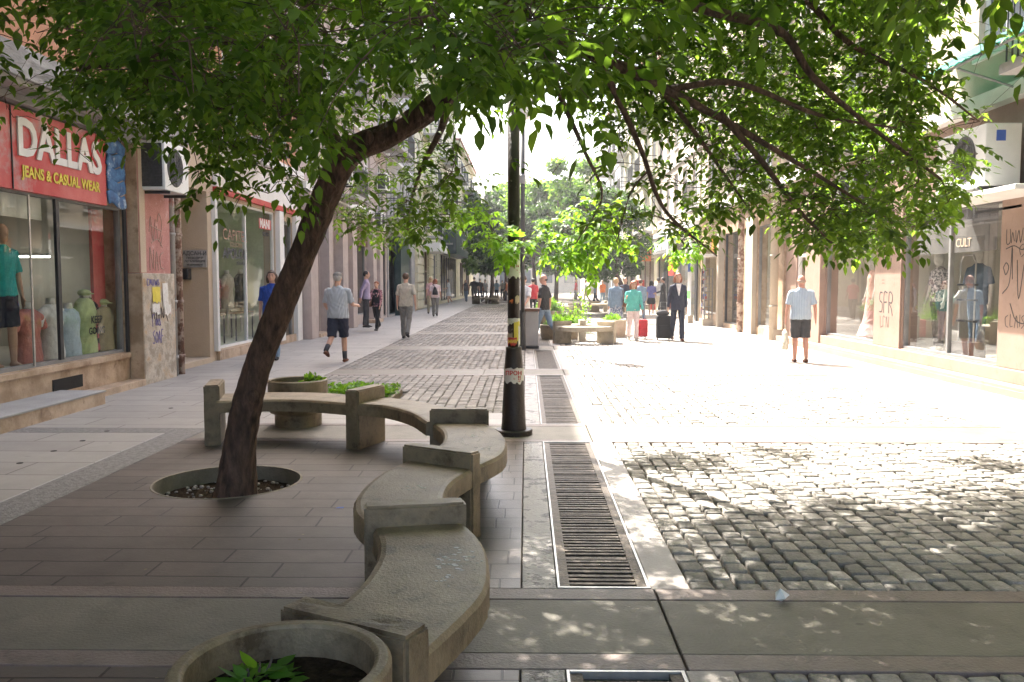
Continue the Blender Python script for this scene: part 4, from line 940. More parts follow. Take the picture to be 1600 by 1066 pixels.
B3, f3 = building('L', -6.3, 23.72, 38.6, 18, 'grey-pink pillared building with narrow shop windows on the left', 'plaster_pinkgrey',
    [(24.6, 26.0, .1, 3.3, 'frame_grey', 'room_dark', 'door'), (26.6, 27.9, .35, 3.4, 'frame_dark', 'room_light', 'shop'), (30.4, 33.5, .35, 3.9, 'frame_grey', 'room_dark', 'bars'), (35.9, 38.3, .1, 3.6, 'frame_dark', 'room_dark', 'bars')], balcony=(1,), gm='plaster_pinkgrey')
mb = MB(); 
for (a, b) in [(23.8, 24.6), (26.05, 26.55), (28.0, 28.8), (29.6, 30.35), (33.6, 34.3), (35.1, 35.85)]: f3.box(mb, .003, .3, a, b, 0, 4.1)
mb.build('pilaster', 'plaster_pinkgrey', B3, bevel=.01)
mb = MB(); f3.box(mb, .002, .35, 24.61, 26.0, -.01, .1); f3.box(mb, .002, .5, 33.0, 34.6, -.01, .13); mb.build('step', 'marble_tan', B3)
mb = MB(); f3.box(mb, .01, .1, 30.6, 33.4, 2.95, 3.8); mb.build('window_grille', 'frame_brown', B3)
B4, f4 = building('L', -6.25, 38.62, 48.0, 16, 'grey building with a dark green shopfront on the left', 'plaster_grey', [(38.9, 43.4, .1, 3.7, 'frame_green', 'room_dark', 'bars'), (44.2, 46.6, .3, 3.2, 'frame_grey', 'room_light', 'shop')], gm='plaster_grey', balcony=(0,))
mb = MB(); f4.box(mb, .003, .3, 40.6, 43.5, 0, 3.75); mb.build('green_panel', 'frame_green', B4)
B5, f5 = building('L', -6.2, 48.02, 61.0, 15, 'cream building with rusticated ground floor on the left', 'plaster_cream', [(51.2, 53.6, .15, 3.6, 'frame_brown', 'room_dark', 'door'), (56.5, 58.5, .6, 3.4, 'frame_grey', 'room_dark', 'shop')], balcony=(1,))
mb = MB()
for k in range(8):
    for (a, b) in [(48.1, 51.1), (53.7, 56.4), (58.6, 60.9)]: f5.box(mb, .003, .1, a, b, .1 + k * .5, .54 + k * .5)
mb.build('rustication', 'plaster_cream', B5)
mb = MB(); f5.box(mb, .1, 1.1, 50.5, 55.5, 3.4, 3.9); mb.build('door_canopy', 'plaster_white', B5, bevel=.03)
B6, f6 = building('L', -6.2, 61.02, 76.0, 16, 'pale building with a dark green hanging shop awning on the left', 'plaster_cream', [(61.5, 75.5, .2, 3.6, 'frame_dark', 'room_warm', 'bars')], balcony=(0, 1))
mb = MB(); f6.box(mb, .1, 1.2, 61.4, 76, 3.6, 5.3); o = mb.build('shop_sign_box', 'frame_green', B6, bevel=.02); text('LISI', 1.3, (f6.x(1.21), 68.5, 4.5), 'L', 'plaster_grey', B6, ext=.01, sx=2.2)
B7, _ = building('L', -6.2, 76.02, 100.0, 14, 'cream colonnaded building farthest on the left', 'plaster_cream', [(80, 84, .2, 3.4, 'frame_brown', 'room_dark', 'shop'), (88, 93, .2, 3.4, 'frame_brown', 'room_dark', 'shop')], balcony=(0, 2))
for i, (X_, y, z) in enumerate([(-6.3, 27.8, 4.8), (-6.3, 34.4, 3.7), (-6.3, 35.6, 5.4), (-6.25, 45.2, 4.6), (-6.2, 53, 5), (-6.2, 58.8, 4.6), (-6.2, 63, 6.6), (-6.2, 79, 6.2), (-6.2, 83, 6.0)]):
    ac_unit('L', X_, y, y + .95, z, z + .72, .5, ['air conditioner high over the narrow window left of the lamp post', 'air conditioner low beside the dark door of the pillared building', 'upper air conditioner on the pillared building', 'air conditioner on the grey building above the green shopfront', 'air conditioner over the cream door canopy', 'air conditioner at the far edge of the cream building', 'air conditioner above the dark green shop sign', 'first air conditioner on the far colonnaded building', 'last air conditioner on the far colonnaded building'][i])

# ---- right side
C1, g1 = building('R', 7.1, -3.0, 23.5, 15.5, 'pinkish marble building with dress shop windows, nearest on the right', 'plaster_pale',
    [(3.0, 11.0, .36, 2.85, 'frame_grey', 'room_light', 'shop'), (12.92, 16.25, .36, 2.85, 'frame_grey', 'room_light', 'shop'), (17.5, 20.4, .36, 2.9, 'frame_grey', 'room_light', 'shop'), (21.6, 22.6, .2, 2.9, 'frame_white', 'room_light', 'door')], z1=4.35, gm='marble_pink', balcony=(1,), room_depth=2.2, wh=1.75)
mb = MB(); g1.box(mb, .3, .31, -3, 23, -.02, .1); g1.box(mb, .002, .3, -3, 23.3, -.02, .15); g1.box(mb, .002, .1, -3, 21.4, .151, .345); mb.build('plinth_step', 'marble_pink', C1, bevel=.008)
mb = MB(); g1.box(mb, .002, .03, 11.0, 12.9, .35, 3.0); g1.box(mb, .002, .028, 16.27, 17.48, .35, 3.4); g1.box(mb, .002, .13, 20.42, 21.5, .151, 3.2); mb.build('pilaster', 'marble_pink', C1, bevel=.006)
mb = MB(); g1.box(mb, .031, .05, 11.45, 11.49, .5, 3.0); mb.build('cable', 'frame_dark', C1)

def scrawl(f, d, y0, z0, size, strokes, m, parent, r=.012):
    """spray or marker writing: polylines in a unit box, u along the wall as read, v up"""
    mb = MB()
    for st in strokes:
        pts = smooth_path([(f.x(d), y0 - f.s * u * size, z0 + v * size) for u, v in st], 4) if len(st) > 2 else [Vector((f.x(d), y0 - f.s * u * size, z0 + v * size)) for u, v in st]
        mb.tube(pts, [(.0025, r)] * len(pts), 6, side=Vector((1, 0, 0)))
    return mb.build('graffiti', m, parent)
S_ = [(.3, .95), (.05, .95), (.02, .6), (.3, .45), (.28, .08), (0, .05)]
scrawl(g1, .03, 17.2, 1.0, .42, [S_, [(.5, 0), (.5, .95), (.85, .95)], [(.5, .5), (.8, .52)], [(1.05, 0), (1.05, .95), (1.4, .85), (1.35, .5), (1.05, .5), (1.3, .25), (1.45, -.1)]], 'ink_grey', C1, .016)
scrawl(g1, .03, 17.15, .72, .24, [[(0, .9), (.1, 0), (.5, .1)], [(.6, 0), (.6, .9), (1, .8)], [(1.2, 0), (1.2, .9), (1.6, 0), (1.7, .9)]], 'ink_grey', C1, .007)
scrawl(g1, .03, 17.1, 1.85, .28, [[(0, .2), (0, .9)], [(.3, .8), (.5, .1), (.8, .9)], [(1.0, .9), (1.0, .2), (1.3, .1), (1.4, .8)]], 'ink_grey', C1, .007)
scrawl(g1, .03, 17.1, 1.55, .2, [[(0, .5), (.5, .5)], [(0, .2), (.5, .2)]], 'ink_grey', C1, .006)
scrawl(g1, .032, 12.75, 2.15, .26, [[(0, .9), (.05, .1), (.4, .2), (.35, .9)], [(.5, .1), (.6, .7), (.8, .2)], [(.9, .8), (1.0, .1), (1.2, .8), (1.4, .1), (1.6, .9)], [(1.7, .2), (1.8, .8), (2.0, .3), (2.3, .6)], [(0, -.2), (.8, -.05), (1.6, -.3), (2.2, -.1)]], 'ink_grey', C1, .008)
scrawl(g1, .032, 12.8, 1.3, .7, [[(0, .2), (.25, .45), (.3, 1.2), (.35, .5)], [(.5, .9), (.6, .1), (.75, .8)], [(.85, .9), (.95, .1), (1.1, .85)], [(.3, .0), (.55, -.35), (1.0, -.35), (1.3, .1)], [(.0, .75), (.1, .6), (.2, .75), (.1, .85), (.0, .75)]], 'ink_grey', C1, .01)
scrawl(g1, .032, 12.4, 2.0, .25, [[(.1, 0), (.0, .4), (.4, .6), (.5, .1), (.2, -.1)], [(.6, .5), (.3, .3)]], 'ink_grey', C1, .006)
scrawl(g1, .032, 12.7, .95, .22, [[(.3, .8), (0, .6), (.1, .1), (.4, .0)], [(.6, .9), (.6, .1), (.9, .1)], [(1.1, 0), (1.3, .8), (1.5, 0)], [(1.7, .9), (1.7, .1)], [(2.3, .9), (1.9, .7), (2.2, .3), (1.9, 0)]], 'ink_grey', C1, .006)
scrawl(g1, .032, 12.0, .55, .3, [[(0, .4), (.4, .5), (.3, .8), (.05, .6), (.1, .1), (.45, .1)]], 'ink_grey', C1, .007)
mb = MB(); g1.box(mb, -.086, -.083, 13.2, 15.9, 2.1, 2.8); o = mb.build('window_banner', 'room_dark', C1); text('CULT', .2, (g1.x(-.074), 14.2, 2.25), 'R', 'plaster_beige', C1, ext=.001)
ac_unit('R', 7.1, 12.3, 13.75, 2.98, 3.85, .62, 'big old air conditioner on a white shelf at the right edge of the photo', shelf=False)
MB().box(6.62, 6.75, 12.29, 12.296, 3.6, 3.75).build('blue_label', 'paint_blue', bpy.data.objects['air_conditioner.001'])
sh = thing('shelf', 'white slab shelf sticking out under the old air conditioner, right edge', 'shelf', (6.8, 12.6, 2.8))
MB().box(6.35, 7.098, 11.3, 14.15, 2.82, 2.89).build('slab', 'plaster_white', sh, bevel=.01)
aw = thing('awning', 'turquoise corrugated balcony awning at the upper right edge', 'awning', (6.6, 13, 4.7))
mb = MB()
for k in range(44):
    y = 10.2 + k * .1; z = .018 * (k % 2)
    y2 = y + .1; z2 = .018 * ((k + 1) % 2)
    a = [(5.95, y, 4.62 + z), (5.95, y2, 4.62 + z2), (7.09, y2, 5.3 + z2), (7.09, y, 5.3 + z)]; b = [(p[0], p[1], p[2] - .012) for p in a]
    mb.add(a + b, [(0, 1, 2, 3), (7, 6, 5, 4), (0, 4, 5, 1)])
mb.build('sheet', 'awning_teal', aw)
mb = MB()
for y in (10.3, 12.4, 14.5): mb.tube([(5.98, y, 4.59), (7.09, y, 5.25)], .02, 6); mb.tube([(6.1, y, 4.62), (7.09, y, 4.3)], .018, 6)
mb.tube([(5.98, 10.2, 4.6), (5.98, 14.6, 4.6)], .02, 6); mb.build('frame', 'frame_grey', aw)
C2, g2 = building('R', 7.05, 23.52, 34.8, 16, 'beige building with a narrow clothes window and dark shop door on the right', 'plaster_pale',
    [(24.1, 26.2, .25, 3.3, 'frame_grey', 'room_light', 'shop'), (28.0, 30.6, .15, 3.3, 'frame_dark', 'room_dark', 'shop'), (31.4, 34.4, .4, 3.0, 'frame_white', 'room_warm', 'shop')], gm='marble_tan', balcony=(0, 2), wh=1.7)
MATS['marble_tan']
mb = MB(); g2.box(mb, .002, .14, 26.3, 27.2, 0, 3.6); g2.box(mb, .002, .2, 30.65, 30.95, 0, 3.4); g2.box(mb, .002, .22, 23.6, 24.0, 0, .3); mb.build('pilaster', 'plaster_pale', C2)
for (x, y, r, m, lb) in [(6.85, 23.75, .11, 'plaster_pale', 'pale round downpipe beside the old man with the bag'), (6.85, 27.45, .1, 'pipe_peeling', 'rusty peeling downpipe beside the dark shop door on the right')]:
    mb = MB(); mb.tube([(x, y, 0), (x, y, 14)], r, 16)
    for z in (.9, 2.3, 3.7, 6): mb.cyl((x, y, z), r + .012, .06, 16)
    tag(mb.build('drainpipe', m, smooth=True), lb, 'drainpipe')
ks = thing('shop_canopy', 'thin white canopy over the small souvenir shop on the right', 'canopy', (6.6, 33, 2.5))
MB().box(5.9, 7.04, 31.2, 34.6, 2.55, 2.62).build('slab', 'plaster_white', ks)
ds = thing('display_stand', 'tall stand of small goods by the souvenir shop window', 'display stand', (6.6, 31.5, 0))
mb = MB().box(6.45, 6.85, 31.3, 31.9, 0, .25); mb.build('base', 'plaster_pale', ds)
mb = MB()
for y in (31.32, 31.88): mb.box(6.5, 6.54, y - .015, y + .015, .25, 2.1); mb.box(6.78, 6.82, y - .015, y + .015, .25, 2.1)
for z in np.arange(.4, 2.1, .28): mb.box(6.5, 6.82, 31.3, 31.9, z, z + .02)
mb.build('rack', 'frame_grey', ds)
gm_ = ['paint_red', 'paper', 'paint_blue', 'ink_dark', 'plaster_beige']
for gi, m in enumerate(gm_):
    mb = MB()
    for z in np.arange(.42, 2.0, .28):
        for k in range(2): y = 31.36 + random.random() * .45; mb.box(6.52, 6.62, y, y + .08, z, z + random.uniform(.08, .2))
    mb.build('goods', m, ds)
bs = thing('banner_sign', 'tall white banner with a blue square and a green foot beside the souvenir shop', 'sign', (6.4, 33.6, 0))
MB().box(6.38, 6.42, 33.3, 33.9, .3, 3.3).build('board', 'paint_white', bs); MB().box(6.37, 6.379, 33.35, 33.85, 2.0, 2.4).build('blue_panel', 'paint_blue', bs); MB().box(6.37, 6.379, 33.35, 33.85, .95, 1.25).build('green_panel', 'paint_green', bs)
MB().box(6.3, 6.5, 33.3, 33.9, 0, .3).build('foot', 'plaster_pale', bs); MB().box(6.37, 6.43, 33.32, 33.88, 3.31, 3.5).build('cap', 'paint_red', bs)
og = thing('poster', 'orange and yellow sale poster over the small goods stand', 'poster', (6.9, 31.8, 2.9)); MB().box(6.9, 6.93, 31.2, 32.1, 2.7, 3.2).build('sheet', 'paint_orange', og); text('SALE', .28, (6.895, 31.65, 2.95), 'R', 'paint_yellow', og, ext=.001, bold=.01)
C3, g3 = building('R', 7.0, 34.82, 46.0, 12.5, 'pale building with a long grey shop sign on the right', 'plaster_pale', [(35.4, 39.4, .1, 3.3, 'frame_grey', 'room_light', 'bars'), (40.2, 45.6, .2, 2.9, 'frame_dark', 'room_dark', 'bars')], z1=4.0, balcony=(), pitch=1.9, ww=1.0, wh=1.9, gm='plaster_pale')
mb = MB(); g3.box(mb, .02, .3, 40.0, 45.8, 3.0, 3.75); o = mb.build('shop_sign_box', 'frame_grey', C3); text('Дом и Уют', .6, (g3.x(.305), 43, 3.35), 'R', 'paint_white', C3, sx=1.3, ext=.01, bold=.012)
mb = MB(); g3.box(mb, .1, .5, 39.5, 39.95, 2.9, 3.9); mb.build('light_box', 'paint_white', C3); mb = MB(); g3.box(mb, .02, .08, 40.3, 41.8, 1.9, 2.85); mb.build('red_poster', 'paint_red', C3); mb = MB(); g3.box(mb, .02, .07, 34.9, 35.3, 0, 3.9); mb.build('dark_post', 'frame_dark', C3)
C4, g4 = building('R', 7.0, 46.02, 62, 14, 'cream building behind the orange hanging sign on the right', 'plaster_cream', [(47, 53, .2, 2.9, 'frame_brown', 'room_warm', 'bars'), (55, 60, .2, 3.1, 'frame_dark', 'room_dark', 'bars')], balcony=(0, 1))
hs = thing('hanging_sign', 'white shop sign with an orange end sticking out over the pavement far right', 'sign', (6.2, 48, 2.9)); MB().box(4.6, 6.4, 48, 48.2, 2.8, 3.4).build('board', 'paint_white', hs, bevel=.01); MB().box(6.402, 6.98, 48, 48.2, 2.75, 3.45).build('orange_end', 'paint_orange', hs); text('обувки', .4, (5.5, 47.98, 3.1), 'C', 'paint_orange', hs, bold=.01)
for (x, y, w_, h_, m, lb) in [(6.4, 50, .5, 1.7, 'paint_red', 'red advertising panel standing at the far shop on the right'), (6.5, 45.2, .9, .5, 'paint_red', 'red low rack in front of the grey signed shop')]:
    t = thing('street_board', lb, 'board', (x, y, 0)); MB().box(x, x + w_, y, y + .06, .12, h_).build('panel', m, t, bevel=.01); mb = MB()
    for xx in (x + .05, x + w_ - .08): mb.box(xx, xx + .03, y - .2, y + .26, 0, .05); mb.box(xx, xx + .03, y + .015, y + .045, .05, .12)
    mb.build('feet', 'frame_dark', t)
C5, _ = building('R', 7.0, 62.02, 82, 15, 'pale far building closing the right side of the street', 'plaster_white', [(64, 70, .2, 3, 'frame_grey', 'room_light', 'bars'), (73, 79, .2, 3, 'frame_grey', 'room_light', 'bars')], balcony=(0, 2))
C6, _ = building('R', 7.0, 82.02, 110, 13, 'last cream building on the right at the end of the street', 'plaster_cream', [(85, 95, .2, 3, 'frame_grey', 'room_light', 'bars')], balcony=(0,))
for i, (X_, y, z) in enumerate([(7.05, 25.1, 4.7), (7.0, 47.5, 3.7), (7.0, 52.5, 3.4), (7.1, 17.6, 3.2)]):
    ac_unit('R', X_, y, y + .95, z, z + .72, .5, ['air conditioner high above the narrow clothes window on the right', 'air conditioner just beyond the grey sign on the right', 'farthest air conditioner on the right hand shops', 'air conditioner above the pink dress window'][i])
EB = thing('apartment_building', 'pale hazy building closing the far end of the street behind the trees', 'building', (0, 130, 0))
mb = MB().box(-40, 40, 128, 140, -.1, 12); mb.build('wall', 'plaster_pale', EB); mb = MB().box(-41, 41, 127.4, 141, 12, 12.5); mb.build('roof', 'roof_tile', EB)
for k in range(3):
    for j in range(-5, 6): MB().box(j * 3.2 - .7, j * 3.2 + .7, 127.9, 127.99, 1.4 + k * 3.5, 3.3 + k * 3.5).build('window', 'upper_glass', EB)

def split_parts(prefixes):
    for o in list(bpy.data.objects):
        if o.type != 'MESH' or o.name.split('.')[0] not in prefixes: continue
        bm = bmesh.new(); bm.from_mesh(o.data); seen = set(); comps = []
        for f in bm.faces:
            if f.index in seen: continue
            st = [f]; cur = []; seen.add(f.index)
            while st:
                q = st.pop(); cur.append(q.index)
                for e in q.edges:
                    for g in e.link_faces:
                        if g.index not in seen: seen.add(g.index); st.append(g)
            comps.append(cur)
        bm.free()
        if len(comps) < 2: continue
        for c in comps:
            mb = MB(); vm = {}
            for fi in c:
                p = o.data.polygons[fi]; ids = []
                for v in p.vertices:
                    if v not in vm: vm[v] = len(mb.v); mb.v.append(tuple(o.data.vertices[v].co))
                    ids.append(vm[v])
                mb.f.append(tuple(ids))
            n_ = mb.build(o.name.split('.')[0], o.data.materials[0], o.parent); n_.matrix_parent_inverse = o.matrix_parent_inverse.copy()
            for md in o.modifiers:
                if md.type == 'BEVEL': m3 = n_.modifiers.new('bevel', 'BEVEL'); m3.width = md.width; m3.segments = md.segments; m3.limit_method = 'ANGLE'
        bpy.data.objects.remove(o)

SA = [(.3, .9), (.0, .7), (.25, .4), (.2, .05), (-.05, .1)]; OA = [(.55, .8), (.4, .4), (.55, .05), (.75, .4), (.6, .8)]; AA = [(.85, 0), (1.0, .85), (1.15, 0)]; FA = [(1.3, 0), (1.32, .85), (1.6, .9)]
scrawl(f1, .247, 13.5, .62, .24, [SA, OA, AA, [(.88, .35), (1.12, .35)], FA, [(1.3, .45), (1.55, .5)]], 'ink_blue', B1, .008)
scrawl(f1, .247, 13.5, .9, .2, [[(0, 0), (.0, .9), (.4, .9)], [(.55, .6), (.6, .05), (.85, .6), (.9, .05)], [(1.2, .6), (1.0, .3), (1.2, .05), (1.4, .3), (1.2, .6), (1.5, .0)]], 'ink_blue', B1, .008)
scrawl(f1, .247, 13.35, 1.55, .13, [[(.4, .8), (.0, .8), (.0, .1), (.4, .1)], [(.6, .1), (.7, .8), (.85, .3), (1.0, .8), (1.1, .1)], [(1.3, .8), (1.4, .1), (1.7, .2), (1.7, .8)], [(2.0, .8), (2.2, .1), (2.4, .6), (2.6, .1), (2.8, .8)], [(3.3, .8), (3.0, .6), (3.3, .3), (3.0, .1)]], 'ink_blue', B1, .008)
scrawl(f1, .247, 13.45, 1.0, .22, [[(.0, .9), (.2, .1), (.4, .9), (.6, .1)], [(.8, .9), (.9, .0)], [(1.1, .8), (1.3, .3), (1.5, .8)], [(1.3, .3), (1.3, .0)], [(1.7, .1), (1.7, .9), (2.1, .1), (2.2, .8)], [(2.4, .7), (2.9, -.2)]], 'ink_grey', B1, .009)
scrawl(f1, .207, 13.55, 1.8, .3, [[(0, 0), (.05, 1.2), (.4, .1), (.5, 1.1)], [(.65, 0), (.85, 1.0), (1.05, 0)], [(.7, .4), (1.0, .4)], [(1.7, 1.0), (1.3, .8), (1.35, .2), (1.75, .1)]], 'marble_pink', B1, .009)
scrawl(f1, .207, 13.55, 2.2, .35, [[(.0, .6), (.2, 1.3), (.4, .2), (.7, 1.2)], [(.2, .1), (.9, .3), (1.4, -.05)], [(.8, .9), (1.0, .2), (1.4, 1.0), (1.1, 1.5), (.9, 1.1)], [(.1, .9), (1.3, .7)], [(1.4, .5), (1.2, .0)]], 'marble_pink', B1, .008)
split_parts({'pilaster', 'rustication', 'window_post', 'step', 'pillar_flank', 'plinth_step', 'green_panel'})
# ------------------------------------------------------------------ lamp posts, bin, benches, far planters
mat('post_paint', (0.014, 0.009, 0.008), (0.035, 0.023, 0.02), 6, 0.45, 0.3, 40, stain=((0.35, 0.3, 0.27), 7, 0.64, 0.68))
mat('post_dark', (0.035, 0.035, 0.035), (0.06, 0.06, 0.06), 6, 0.45)
mat('post_joint', (0.2, 0.2, 0.2), (0.3, 0.3, 0.3), 9, 0.5)
mat('lamp_glass', (0.7, 0.7, 0.68), (0.8, 0.8, 0.78), 3, 0.3)
def patch(mb, c, r, a0, a1, z0, z1, n=9, ragged=.02):
    vs = []
    for k in range(n):
        a = a0 + (a1 - a0) * k / (n - 1); vs += [(c[0] + r * math.cos(a), c[1] + r * math.sin(a), z0 + random.uniform(-ragged, ragged)), (c[0] + r * math.cos(a), c[1] + r * math.sin(a), z1 + random.uniform(-ragged, ragged) * .5)]
    mb.add(vs, [(2 * k, 2 * k + 2, 2 * k + 3, 2 * k + 1) for k in range(n - 1)])
lp = thing('lamp_post', 'tall dark lamp post plastered with torn stickers, its flared foot beside the wavy bench', 'lamp post', (-0.13, 9.0, 0), 'lamp posts along the street axis')
c = (-0.13, 9.0)
MB().lathe((*c, 0), [(0, 0.055), (.19, .055), (.2, .045), (.2, 0)][::-1], 8 * 5).build('foot_plate', 'post_paint', lp)
MB().lathe((*c, 0), [(.135, .05), (.128, .12), (.115, .4), (.094, .78), (.084, .9), (.086, .905), (.086, .93), (.066, .935)], 40).build('flared_base', 'post_paint', lp, smooth=True)
MB().tube([(*c, .93), (*c, 3.72)], .064, 28).build('pole', 'post_paint', lp, smooth=True)
MB().lathe((*c, 0), [(.064, 3.72), (.078, 3.74), (.078, 3.95), (.06, 3.98)], 28).build('collar', 'post_joint', lp, smooth=True)
MB().tube([(*c, 3.9), (*c, 5.6)], .055, 20).build('upper_pole', 'post_dark', lp, smooth=True)
ln = MB(); ln.lathe((*c, 0), [(.03, 5.55), (.2, 5.62), (.24, 5.8), (.22, 6.1), (.1, 6.25), (.0, 6.28)], 24); ln.build('lantern', 'lamp_glass', lp, smooth=True)
A0, A1 = R(190), R(350); rr = .0665
for (z0, z1, a0, a1, m, r) in [(1.66, 1.92, R(185), R(355), 'paper', rr), (1.4, 1.43, R(230), R(265), 'paint_orange', rr), (1.4, 1.47, R(285), R(335), 'plaster_beige', rr),
    (1.17, 1.24, R(190), R(350), 'paper', rr), (1.0, 1.2, R(272), R(338), 'paint_yellow', rr + .001), (1.0, 1.08, R(195), R(260), 'plaster_beige', rr), (.955, 1.03, R(200), R(300), 'paint_red', rr + .0015), (.95, 1.15, R(315), R(352), 'paper', rr + .002)]:
    mb = MB(); patch(mb, c, r, a0, a1, z0, z1, 12); mb.build('sticker', m, lp)
mb = MB(); patch(mb, c, .1105, R(200), R(345), .56, .71, 14, .025); mb.build('sticker', 'paper', lp)
text('ПРОН', .06, (c[0], c[1] - .1135, .66), 'C', 'paint_red', lp, ext=.001, bold=.002); text('!!', .06, (c[0] + .06, c[1] - .1135, .61), 'C', 'paint_red', lp, ext=.001, bold=.002)
text('EMA 16', .035, (c[0], c[1] - .068, 1.78), 'C', 'paint_red', lp, ext=.001, bold=.001); text('НИЕ', .045, (c[0] - .01, c[1] - .0685, .99), 'C', 'paint_yellow', lp, ext=.001, bold=.002)
l2 = thing('lamp_post', 'thin dark lamp post farther back beside the litter bin', 'lamp post', (-.08, 20.2, 0), 'lamp posts along the street axis')
MB().tube([(-.08, 20.2, 0), (-.08, 20.2, .9)], [.08, .055], 16).build('base', 'post_dark', l2); MB().tube([(-.08, 20.2, .88), (-.08, 20.2, 5.4)], .05, 16).build('pole', 'post_dark', l2, smooth=True)
MB().lathe((-.08, 20.2, 0), [(.05, 3.9), (.07, 3.92), (.07, 4.1), (.05, 4.12)], 20).build('collar', 'post_joint', l2)
MB().lathe((-.08, 20.2, 0), [(.03, 5.35), (.2, 5.42), (.24, 5.6), (.22, 5.9), (.0, 6.1)], 24).build('lantern', 'lamp_glass', l2, smooth=True)
bn = thing('litter_bin', 'brown-grey box litter bin behind the second lamp post', 'litter bin', (.1, 20.8, 0))
MB().box(-.02, .3, 20.6, 21.0, .06, .9).build('body', 'plaster_grey', bn, bevel=.02); MB().box(-.05, .33, 20.57, 21.03, .9, .97).build('lid', 'frame_brown', bn, bevel=.01); MB().box(-.03, .31, 20.59, 21.01, .0, .06).build('foot', 'frame_dark', bn)

def block_bench(x, y, label, m='concrete_pale', sc=1.0, flip=1):
    t = thing('concrete_bench', label, 'bench', (x, y, 0), 'short concrete benches in the middle distance')
    def arc(cx, cy, r0, r1, a0, a1, n=10):
        i = [(x + sc * flip * (cx + r0 * math.cos(a0 + (a1 - a0) * k / n)), y + sc * (cy + r0 * math.sin(a0 + (a1 - a0) * k / n))) for k in range(n + 1)]
        o = [(x + sc * flip * (cx + r1 * math.cos(a0 + (a1 - a0) * k / n)), y + sc * (cy + r1 * math.sin(a0 + (a1 - a0) * k / n))) for k in range(n + 1)]
        return i, o
    for (cx, cy, a0, a1) in [(0, .75, R(-155), R(-35)), (0, .75, R(-25), R(90)), (0, .75, R(95), R(200))]:
        i, o = arc(cx, cy, .42, .86, a0, a1); soft_slab(i, o, .33, .46, 'seat', m, t)
    for a in (-160, -30, 92, 200):
        q = R(a); r = .64; MB().obox((x + sc * flip * r * math.cos(q), y + sc * (.75 + r * math.sin(q)), .29), .48 * sc, .16, .58, rz=flip * q if flip > 0 else PI - q).build('support', m, t, bevel=.01)
    return t
block_bench(1.55, 21.9, 'round concrete bench in the sun in front of the bushy planter')
block_bench(-2.9, 61.0, 'grey bench ring under the far dark tree left of the lamp post', 'concrete', 1.2)
block_bench(1.6, 40.5, 'pale bench ring half hidden by the planters, right of the black-shirted man', sc=1.3)
block_bench(4.3, 44.5, 'pale bench ring beside the slanting tree trunk', sc=1.2)
planter('low dark planter in the sun left of the round bench, full of bushy plants', (.95, 24.2), .55, .4, .06)
planter('square-looking pale planter behind the round concrete bench', (2.55, 25.2), .4, .5, .06, m='concrete_pale')
planter('far planter between the bench rings', (.9, 33.0), .6, .5, .06)
bush('bushy_plant', 'dense yellow-green bush spilling over the low planter beside the round bench', 'plant', (1.05, 24.2, .3), (.68, .5, .5), 2000, .08, 'leaf_cover')
bush('bushy_plant', 'small green tuft in the pale planter behind the round bench', 'plant', (2.55, 25.2, .42), (.35, .35, .3), 500, .07, 'leaf_cover')
bush('bushy_plant', 'tall wispy shrub behind the yellow-green bush', 'plant', (1.7, 27.0, .0), (.5, .4, 1.5), 500, .09, 'leaf_bright')
bush('bushy_plant', 'leafy shrub in the far planter between the bench rings', 'plant', (.9, 33.0, .4), (.7, .5, .6), 1000, .12, 'leaf_cover')
# little things on the ground
mb = MB(); bm_ = [(0, 0, 0), (.04, .01, .03), (.02, .05, .02), (-.02, .03, .035), (-.03, -.01, .01), (.01, -.03, .025), (0, .02, .06)]
g_ = G(1221, 941); mb.add([(g_[0] + a * 1.1, g_[1] + b, .004 + max(0, cc)) for a, b, cc in bm_], [(0, 1, 2), (0, 2, 3), (0, 3, 4), (0, 4, 5), (0, 5, 1), (1, 6, 2), (2, 6, 3), (3, 6, 4), (4, 6, 5), (5, 6, 1)]); tag(mb.build('crumpled_tissue', 'paint_white'), 'small white crumpled tissue on the paving band in front of the cobbles', 'litter')
g_ = G(530, 795); mb = MB(); mb.add([(g_[0] - .03, g_[1], .003), (g_[0] + .03, g_[1] - .01, .006), (g_[0] + .035, g_[1] + .008, .012), (g_[0] - .01, g_[1] + .016, .009)], [(0, 1, 2, 3)]); tag(mb.build('sweet_wrapper', 'paint_blue'), 'tiny blue and white wrapper on the dark pavers left of the bench', 'litter')
for (px, py) in [(167, 674), (129, 689), (84, 705), (31, 724), (267, 638)]:
    x, y, _ = G(px, py); mb = MB(); mb.cyl((x, y, -.001), .028, .004, 16); tag(mb.build('drain_hole_cap', 'black_pit'), 'small dark round cap set in the left pavement slabs, one of a row', 'cap', 'round caps in the left pavement')
for (x, y, s) in [(-1.9, 18.3, .35)]:
    tag(MB().box(x, x + s, y, y + s, .0005, .006).build('manhole_cover', 'iron'), 'flat iron cover in the cobbles left of the lamp post', 'manhole cover')

P = []; n = 90
for _ in range(n):
    x = random.uniform(-3.4, .1) if random.random() < .6 else random.uniform(.2, 5); P.append((x, random.uniform(2.3, 9.5), .004))
P = np.array(P); D = RNG.normal(0, 1, (n, 3)); D[:, 2] = .05; Nn = np.zeros((n, 3)); Nn[:, 2] = 1; Nn += RNG.normal(0, .2, (n, 3))
mat('dry_leaf', (.1, .08, .03), (.35, .3, .2), 3, .8)
tag(leaves('fallen_bits', P, D, Nn, RNG.uniform(.008, .03, n), 'dry_leaf', None, .8), 'dry leaf bits and butts scattered over the near paving', 'litter', kind='stuff')
